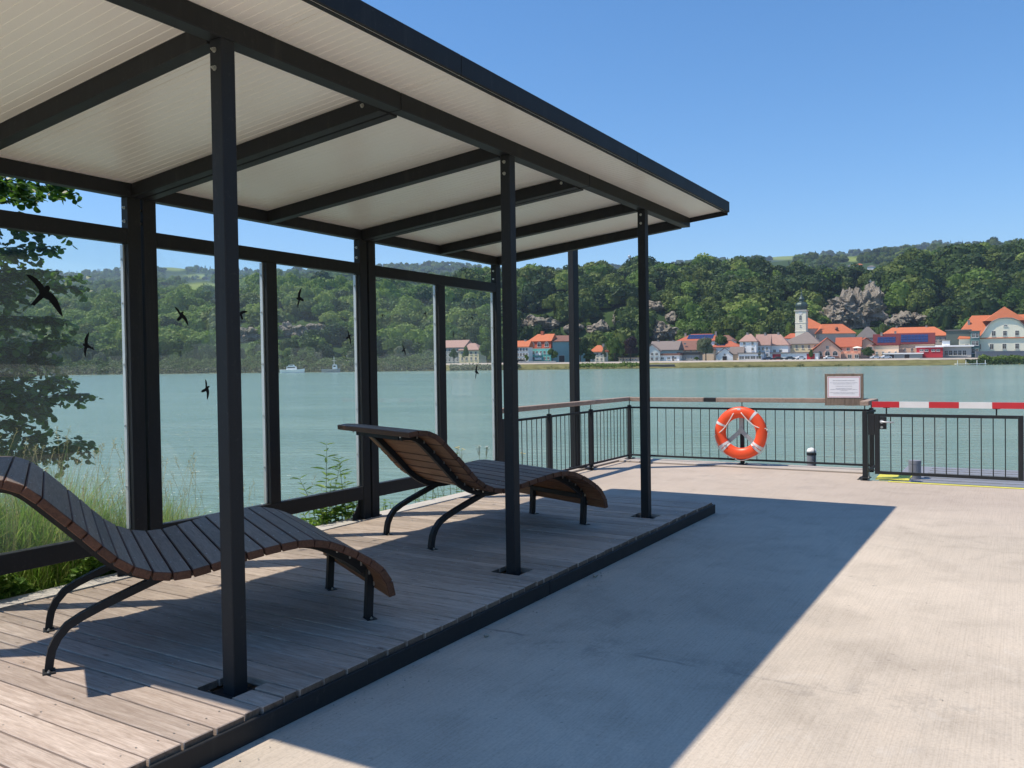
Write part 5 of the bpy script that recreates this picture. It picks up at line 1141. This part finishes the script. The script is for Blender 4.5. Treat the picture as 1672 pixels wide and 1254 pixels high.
# ================================================================== near river bank and its plants
def ray_y(px, py, y):
    d = fw+r2*((px-836)/F_PX)-u2*((py-627)/F_PX); return CAM+d*((y-CAM.y)/d.y)
def zbank(x, y):
    sl_ = np.interp(x, [3, 5, 6.4, 9], [.34, .5, 1.3, 1.8]); return -.015-sl_*np.maximum(y-3.62, 0)**1.05
gx = np.concatenate([np.linspace(-14, 1, 16), np.linspace(1.4, 9.2, 60)]); gy = np.concatenate([np.linspace(3.60, 6.5, 30), np.linspace(6.8, 15, 20)])
GX, GY = np.meshgrid(gx, gy); GZ = zbank(GX, GY)+.05*np.sin(GX*5+GY*3)*np.sin(GY*7-GX*2)*(GY > 3.7); nr, nc = GX.shape; idx = np.arange(nr*nc).reshape(nr, nc)
M_SOIL = plain('bank_soil', (.075, .07, .035), .95, 0, .5, 3, .1, .3)
struct(mesh_obj('river_bank', np.stack([GX, GY, GZ], -1).reshape(-1, 3), np.stack([idx[:-1, :-1], idx[:-1, 1:], idx[1:, 1:], idx[1:, :-1]], -1).reshape(-1, 4), M_SOIL, smooth=True))
rn = np.random.default_rng(3)
M_GRASS = foliage_mat('meadow_grass', [(.08, .17, .022), (.14, .26, .036), (.20, .33, .055), (.28, .36, .085), (.40, .38, .15)], .5, .5, False, 1.2)
M_STRAW = foliage_mat('grass_seed_heads', [(.30, .28, .12), (.45, .39, .19), (.58, .50, .28)], .35, .7, False, 2)
M_HERB = foliage_mat('herb_leaves', [(.06, .135, .022), (.115, .225, .034), (.19, .31, .048), (.28, .38, .07)], .4, .45, False, 2)
def hf(x): return np.interp(x, [2.2, 3.3, 4.4, 5.3, 6.2], [1.0, .95, .78, .50, .30])
def grass(n, x0, x1, y0, y1, hmin, hmax, wid):
    x = rn.uniform(x0, x1, n); y = y0+(y1-y0)*rn.random(n)**1.2; z = zbank(x, y)-.02
    h = rn.uniform(hmin, hmax, n)*hf(x)*np.clip((y-3.66)/.62+.26, .26, 1.45)*(1+.25*np.sin(x*6)*np.sin(y*5)); th = rn.random(n)*2*np.pi; ln = h*rn.uniform(.12, .75, n); w = wid*rn.uniform(.6, 1.3, n)
    dx, dy = np.cos(th), np.sin(th); sx_, sy_ = -dy, dx; V = []
    for t, ww in ((0, 1), (.4, .9), (.75, .6), (1, .08)):
        cx, cy, cz = x+dx*ln*t**2.2, y+dy*ln*t**2.2, z+h*(t-.18*t**3*ln/h*2)
        V.append(np.stack([cx-sx_*w*ww/2, cy-sy_*w*ww/2, cz], -1)); V.append(np.stack([cx+sx_*w*ww/2, cy+sy_*w*ww/2, cz], -1))
    V = np.stack(V, 1).reshape(-1, 3); b0 = np.arange(n)*8
    F_ = np.concatenate([np.stack([b0+2*k, b0+2*k+1, b0+2*k+3, b0+2*k+2], -1) for k in range(3)]); return V, F_
V1, F1 = grass(60000, 2.1, 6.3, 3.66, 5.7, .42, 1.0, .0072); V2, F2 = grass(9000, 1.9, 4.6, 4.6, 8.2, .5, 1.1, .009); V3, F3 = grass(7000, -5, 2.2, 3.66, 8, .4, 1.0, .011)
V = np.vstack([V1, V2, V3]); F_ = np.vstack([F1, F2+len(V1), F3+len(V1)+len(V2)])
tag(mesh_obj('bank_grass', V, F_, M_GRASS, kind='stuff'), 'tall green meadow grass growing on the bank behind the glass wall', 'grass')
# seed-bearing stems
V = []; F_ = []
def quad(a, b_, c, d): o = len(V); V.extend([a, b_, c, d]); F_.append((o, o+1, o+2, o+3))
for k in range(560):
    x = float(rn.uniform(1.9, 6.1)) if k % 3 else float(rn.uniform(2.2, 4.9)); y = float(3.7+2.2*rn.random()**1.4); z = float(zbank(x, y)); h = float(rn.uniform(.85, 1.45)*(hf(x)*.75+.2)); th = float(rn.random()*6.28); ln = h*float(rn.uniform(.05, .3))
    P = [Vector((x+math.cos(th)*ln*t*t, y+math.sin(th)*ln*t*t, z+h*t)) for t in (0, .35, .7, 1)]
    for a, b_ in zip(P[:-1], P[1:]):
        for s_ in (Vector((.0012, 0, 0)), Vector((0, .0012, 0))): quad(a-s_, a+s_, b_+s_, b_-s_)
    pl_ = float(rn.uniform(.08, .2)); m = int(rn.integers(10, 22))
    for j in range(m):
        t = j/m; c = P[-1]+(P[-1]-P[-2]).normalized()*(-pl_*t); d = Vector((float(rn.normal()), float(rn.normal()), .8)).normalized()*(.006+.018*math.sin(math.pi*min(1, t+.15))); s_ = d.cross(Vector((float(rn.normal()), float(rn.normal()), float(rn.normal())))).normalized()*.0022
        quad(c, c+d*.5+s_, c+d*1.2, c+d*.5-s_)
tag(mesh_obj('seeding_grass', np.array([tuple(v) for v in V]), np.array(F_), M_STRAW, kind='stuff'), 'straw-coloured seeding grass stems rising above the bank grass', 'grass')
# leafy herbs at the kerb, seen below the bottom rail
n = 15000; x = rn.uniform(1.6, 4.8, n); y = 3.635+.6*rn.random(n)**1.8; z = zbank(x, y)+rn.random(n)**.8*(.42-.5*(y-3.66))*np.interp(x, [2, 4, 4.6], [1, .8, .4])*(.6+.4*np.sin(x*7+1)*np.sin(y*9))+.02
Pm = np.stack([x, y, z], -1); Nn = np.stack([.5*rn.normal(size=n), .5*rn.normal(size=n)-.2, np.ones(n)], -1); Nn /= np.linalg.norm(Nn, axis=1)[:, None]; A = np.cross(Nn, rn.normal(size=(n, 3))); A /= np.linalg.norm(A, axis=1)[:, None]; B = np.cross(Nn, A); s_ = (.014+.03*rn.random(n)**2)[:, None]
V = np.stack([Pm-A*s_, Pm-B*s_*.7-Nn*s_*.12, Pm+A*s_*1.1-Nn*s_*.3, Pm+B*s_*.7-Nn*s_*.12], 1).reshape(-1, 3)
tag(mesh_obj('bank_herbs', V, np.arange(4*n).reshape(n, 4), M_HERB, kind='stuff'), 'bright leafy weeds crowding the kerb under the bottom glass rail', 'ground cover')

def leaf_pts(base, d, nrm, ln, w, droop=.25):
    d = d.normalized(); s_ = d.cross(nrm).normalized(); n_ = s_.cross(d)
    return [base, base+d*ln*.3+s_*w*.42-n_*ln*droop*.05, base+d*ln*.62+s_*w*.36-n_*ln*droop*.35, base+d*ln-n_*ln*droop, base+d*ln*.62-s_*w*.36-n_*ln*droop*.35, base+d*ln*.3-s_*w*.42-n_*ln*droop*.05]
M_STEM = plain('green_stem', (.10, .13, .04), .6)
M_YFL = plain('yellow_petals', (.80, .52, .03), .6, 0, .15, 40); M_WFL = plain('white_petals', (.72, .71, .62), .7, 0, .1, 40)
def herb(label, x, y, stems, leafw=.026, ll=.12, flower=None, cat='plant'):
    z = float(zbank(x, y)); t = thing('wild_plant', label, cat, (x, y, z)); b = MB(); lf = MB(); fl = MB()
    for (dx, dy, h, lean) in stems:
        th = random.uniform(0, 6.28); P = [Vector((x+dx+lean*q*q, y+dy+.05*q*q*math.sin(th), z+h*q)) for q in np.linspace(0, 1, 7)]; b.tube(P, [.005, .0045, .004, .0035, .003, .0025, .0015], 6)
        m = int(h/.062); tw = random.uniform(0, 3)
        for j in range(2, m+1):
            q = j/m*.98; c = Vector((x+dx+lean*q*q, y+dy+.05*q*q*math.sin(th), z+h*q)); tw += 1.4; sc = (1.1-.65*q)*random.uniform(.7, 1.2)
            for s_ in (0, math.pi):
                d = Vector((math.cos(tw+s_), math.sin(tw+s_), .35+.5*q)); lf.add(leaf_pts(c, d, Vector((0, 0, 1)), ll*sc, leafw*sc, random.uniform(.25, .6)), [(0, 1, 2, 3), (0, 3, 4, 5)])
        if flower:
            for f_ in range(flower[1]):
                c = P[-1]+Vector((random.uniform(-1, 1), random.uniform(-1, 1), random.uniform(-.6, .4)))*flower[2]; b.tube([P[-2], c], .0012, 4)
                for pt in range(9):
                    a = pt*.7; d = Vector((math.cos(a), math.sin(a), .25)); fl.add(leaf_pts(c, d, Vector((0, 0, 1)), flower[3], flower[3]*.45, .1), [(0, 1, 2, 3), (0, 3, 4, 5)])
    b.build('stems', M_STEM, t); o = lf.build('leaves', M_HERB, t); o['kind'] = 'stuff'
    if flower: o = fl.build('blossoms', flower[0], t); o['kind'] = 'stuff'
    return t
herb('tall willowy green plant behind the glass left of the second wall post', 6.02, 3.74, [(0, 0, 1.0, .03), (.07, .04, .62, .1), (-.08, .03, .7, -.28), (.02, .1, .5, -.05), (.12, .06, .8, .12), (-.15, .05, .45, -.2)], .052, .21)
herb('slender green plant half behind the second wall post', 6.36, 3.80, [(0, 0, .92, -.05), (.05, .05, .75, .06), (-.07, 0, .55, -.12), (.1, .03, .5, .05)], .045, .18)
herb('dense low green plant below the bottom rail left of the second wall post', 6.15, 3.68, [(0.03*k-.25, .02*(k % 3), .38+.02*(k % 4), .02*((k % 3)-1)) for k in range(18)], .05, .15)
herb('round-leaved weed right of the second wall post', 6.88, 3.70, [(.035*k-.14, .02*(k % 2), .30-.02*abs(k-4), .02*((k % 3)-1)) for k in range(9)], .055, .085)
herb('sparse yellow-flowered plant behind the last pane', 8.25, 3.74, [(0, 0, .82, .02), (.14, .03, .78, .04), (-.08, .02, .6, -.03)], .015, .09, (M_YFL, 3, .035, .022))
herb('yellow-flowered plant behind the railing bars', 9.98, 3.95, [(0, 0, 1.05, .04), (.12, .02, .95, .06)], .015, .08, (M_YFL, 3, .04, .026))
herb('white umbel flower behind the raised lounger back', 7.42, 3.72, [(0, 0, .62, .03)], .01, .06, (M_WFL, 12, .035, .013))
herb('white umbel flowers behind the last pane near the end post', 8.78, 3.74, [(0, 0, .80, .03), (.1, .02, .78, .02), (-.12, .02, .42, .02)], .01, .06, (M_WFL, 12, .035, .013))
herb('thin wispy weeds at the kerb behind the far lounger', 7.75, 3.70, [(.06*k-.3, .02*(k % 2), .32+.05*(k % 3), .05*((k % 3)-1)) for k in range(10)], .008, .07)
herb('thin weeds growing on the gangway edge beyond the gate', 12.09, -1.55, [], .012, .05) if False else None

# near tree at the left edge
tr = thing('tree', 'leafy round-leaved tree on the bank, its branches hanging in at the left edge', 'tree', (3.7, 9.9, float(zbank(3.7, 9.9))))
TB = Vector((3.7, 9.9, float(zbank(3.7, 9.9)))); b = MB()
b.tube([TB-Vector((0, 0, .3)), TB+Vector((.05, 0, 1.5)), TB+Vector((-.05, .05, 3.5)), TB+Vector((.05, -.05, 5.5)), TB+Vector((0, 0, 7.6))], [.2, .17, .13, .08, .02], 10); b.build('trunk', M_BARK, tr, smooth=True)
tips = [ray_y(px, py, yw+1.9) for px, py, yw in [(104, 306, 6.6), (60, 318, 6.3), (92, 372, 6.5), (40, 300, 6.0), (84, 402, 6.7), (30, 360, 6.5), (126, 468, 6.5), (112, 452, 6.9), (66, 440, 6.2), (98, 520, 6.5), (96, 555, 6.4), (60, 560, 6.6), (84, 588, 6.5), (132, 642, 6.4), (104, 622, 6.7), (52, 640, 6.2), (78, 668, 6.6), (60, 712, 6.5), (142, 722, 6.4), (104, 735, 6.5), (40, 690, 6.3), (20, 560, 6.0), (20, 480, 6.2), (-20, 420, 6.0), (-30, 640, 6.0), (-40, 330, 6.2), (10, 610, 6.8), (5, 520, 7.0), (20, 410, 6.9), (15, 660, 6.9), (30, 300, 7.0), (-10, 730, 6.4)]]
for k in range(44):
    a = random.uniform(0, 6.28); hh = random.uniform(1.6, 7.6); rr_ = (2.5-.18*abs(hh-4))*random.uniform(.5, 1); q = TB+Vector((math.cos(a)*rr_, math.sin(a)*rr_, hh))
    dq = q-CAM
    if 836+F_PX*dq.dot(r2)/dq.dot(fw) > 30: continue
    tips.append(q)
LV = []; LFc = []
def rleaf(c, d, nrm, s_):
    d = d.normalized(); sd = d.cross(nrm); sd = sd.normalized() if sd.length > 1e-4 else Vector((1, 0, 0)); n_ = sd.cross(d); o = len(LV)
    for a, rr_ in ((0, .05), (.7, .62), (1.35, .95), (2.1, .98), (2.75, 1.0), (3.14, .93), (3.53, 1.0), (4.18, .98), (4.93, .95), (5.58, .62)):
        u = .5-.5*math.cos(a)*1.0; wv = math.sin(a)*.5*rr_; LV.append(c+d*s_*u+sd*s_*wv*1.02-n_*abs(wv)*s_*.35-n_*u*u*s_*.15)
    LFc.append((o, o+1, o+2, o+3, o+4, o+5)); LFc.append((o, o+5, o+6, o+7, o+8, o+9))
for tp in tips:
    h0 = min(max(tp.z-TB.z-random.uniform(.2, .9), .8), 7); st = TB+Vector((0, 0, h0)); mid = st.lerp(tp, .55)+Vector((0, 0, random.uniform(.1, .35)))
    path = [(st*(1-t)**2+mid*2*t*(1-t)+tp*t*t) for t in np.linspace(0, 1, 9)]; bb = MB(); bb.tube(path, [.03, .026, .022, .018, .014, .011, .008, .006, .003], 6); bb.build('branch', M_BARK, tr, smooth=True)
    for j in range(52):
        t = random.uniform(.30, 1.0); c = st*(1-t)**2+mid*2*t*(1-t)+tp*t*t; tg = (tp-mid).normalized(); d = (tg*.8+Vector((random.gauss(0, .7), random.gauss(0, .7), random.gauss(-.05, .45)))).normalized(); l = random.uniform(.15, .48)*(1.15-t*.5)
        for i in range(9):
            q = c+d*l*(i+1)/9+Vector((0, 0, -.06*((i+1)/9)**2)); ld = (d*.4+Vector((random.gauss(0, .8), random.gauss(0, .8), random.gauss(-.35, .4)))); rleaf(q, ld, Vector((random.gauss(0, .45), random.gauss(-.1, .45), 1)), random.uniform(.055, .105))
M_ALDER = foliage_mat('alder_leaves', [(.018, .05, .009), (.036, .088, .014), (.07, .15, .022), (.13, .23, .034)], .48, .38, False, 1.5, spec=.4)
lo = mesh_obj('leaves', np.array([tuple(v) for v in LV]), LFc, M_ALDER, kind='stuff'); lo.data.transform(Matrix.Translation(-TB)); lo.parent = tr
print('leaves', len(LFc))

# unseen trees and meadow added behind the viewpoint to darken glass and steel reflections
struct(mesh_obj('added_dark_meadow', [(-60, -7.5, -.03), (120, -7.5, -.03), (120, -120, 1.5), (-60, -120, 1.5)], [(0, 1, 2, 3)], plain('added_meadow_green', (.07, .11, .03), .95, 0, .4, .3, .1)))  # unseen dark ground, added so the panes mirror less brightness
pp = []
for k in range(46):
    w_ = MFI @ Vector((random.uniform(-45, 110), random.uniform(-52, -27), 0)); h_ = random.uniform(9, 15); pp.append((w_.x, w_.y, w_.z-1, random.uniform(0, 6.28), h_/2.0*1.1, h_/2.0))
tag(instancer('added_reflection_trees', SRC[1], pp), 'unseen trees added behind the viewpoint to darken reflections in the glass panes', 'forest')

# grit and dry leaf bits caught on the slab and the deck
V = []; F_ = []
for k in range(420):
    if k % 3: x, y, z = random.uniform(1.5, 11.5), .655-abs(random.gauss(0, .10)), .004
    elif k % 2: x, y, z = random.uniform(2, 11.5), random.uniform(-3, .6), .004
    else: x, y, z = random.uniform(1.6, 8.5), random.uniform(.75, 3.3), ZD+.004
    s_ = random.uniform(.002, .007)*(1.8 if random.random() < .08 else 1); a = random.uniform(0, 6.28); o = len(V)
    for i in range(4): q = a+i*1.57; V.append((x+math.cos(q)*s_*random.uniform(.5, 1.2), y+math.sin(q)*s_*random.uniform(.5, 1.2), z))
    V.append((x, y, z+s_*.8)); F_ += [(o, o+1, o+4), (o+1, o+2, o+4), (o+2, o+3, o+4), (o+3, o, o+4)]
tag(mesh_obj('grit', np.array(V), np.array(F_), M_STONE, kind='stuff'), 'scattered grit and small debris on the slab and deck', 'grit')
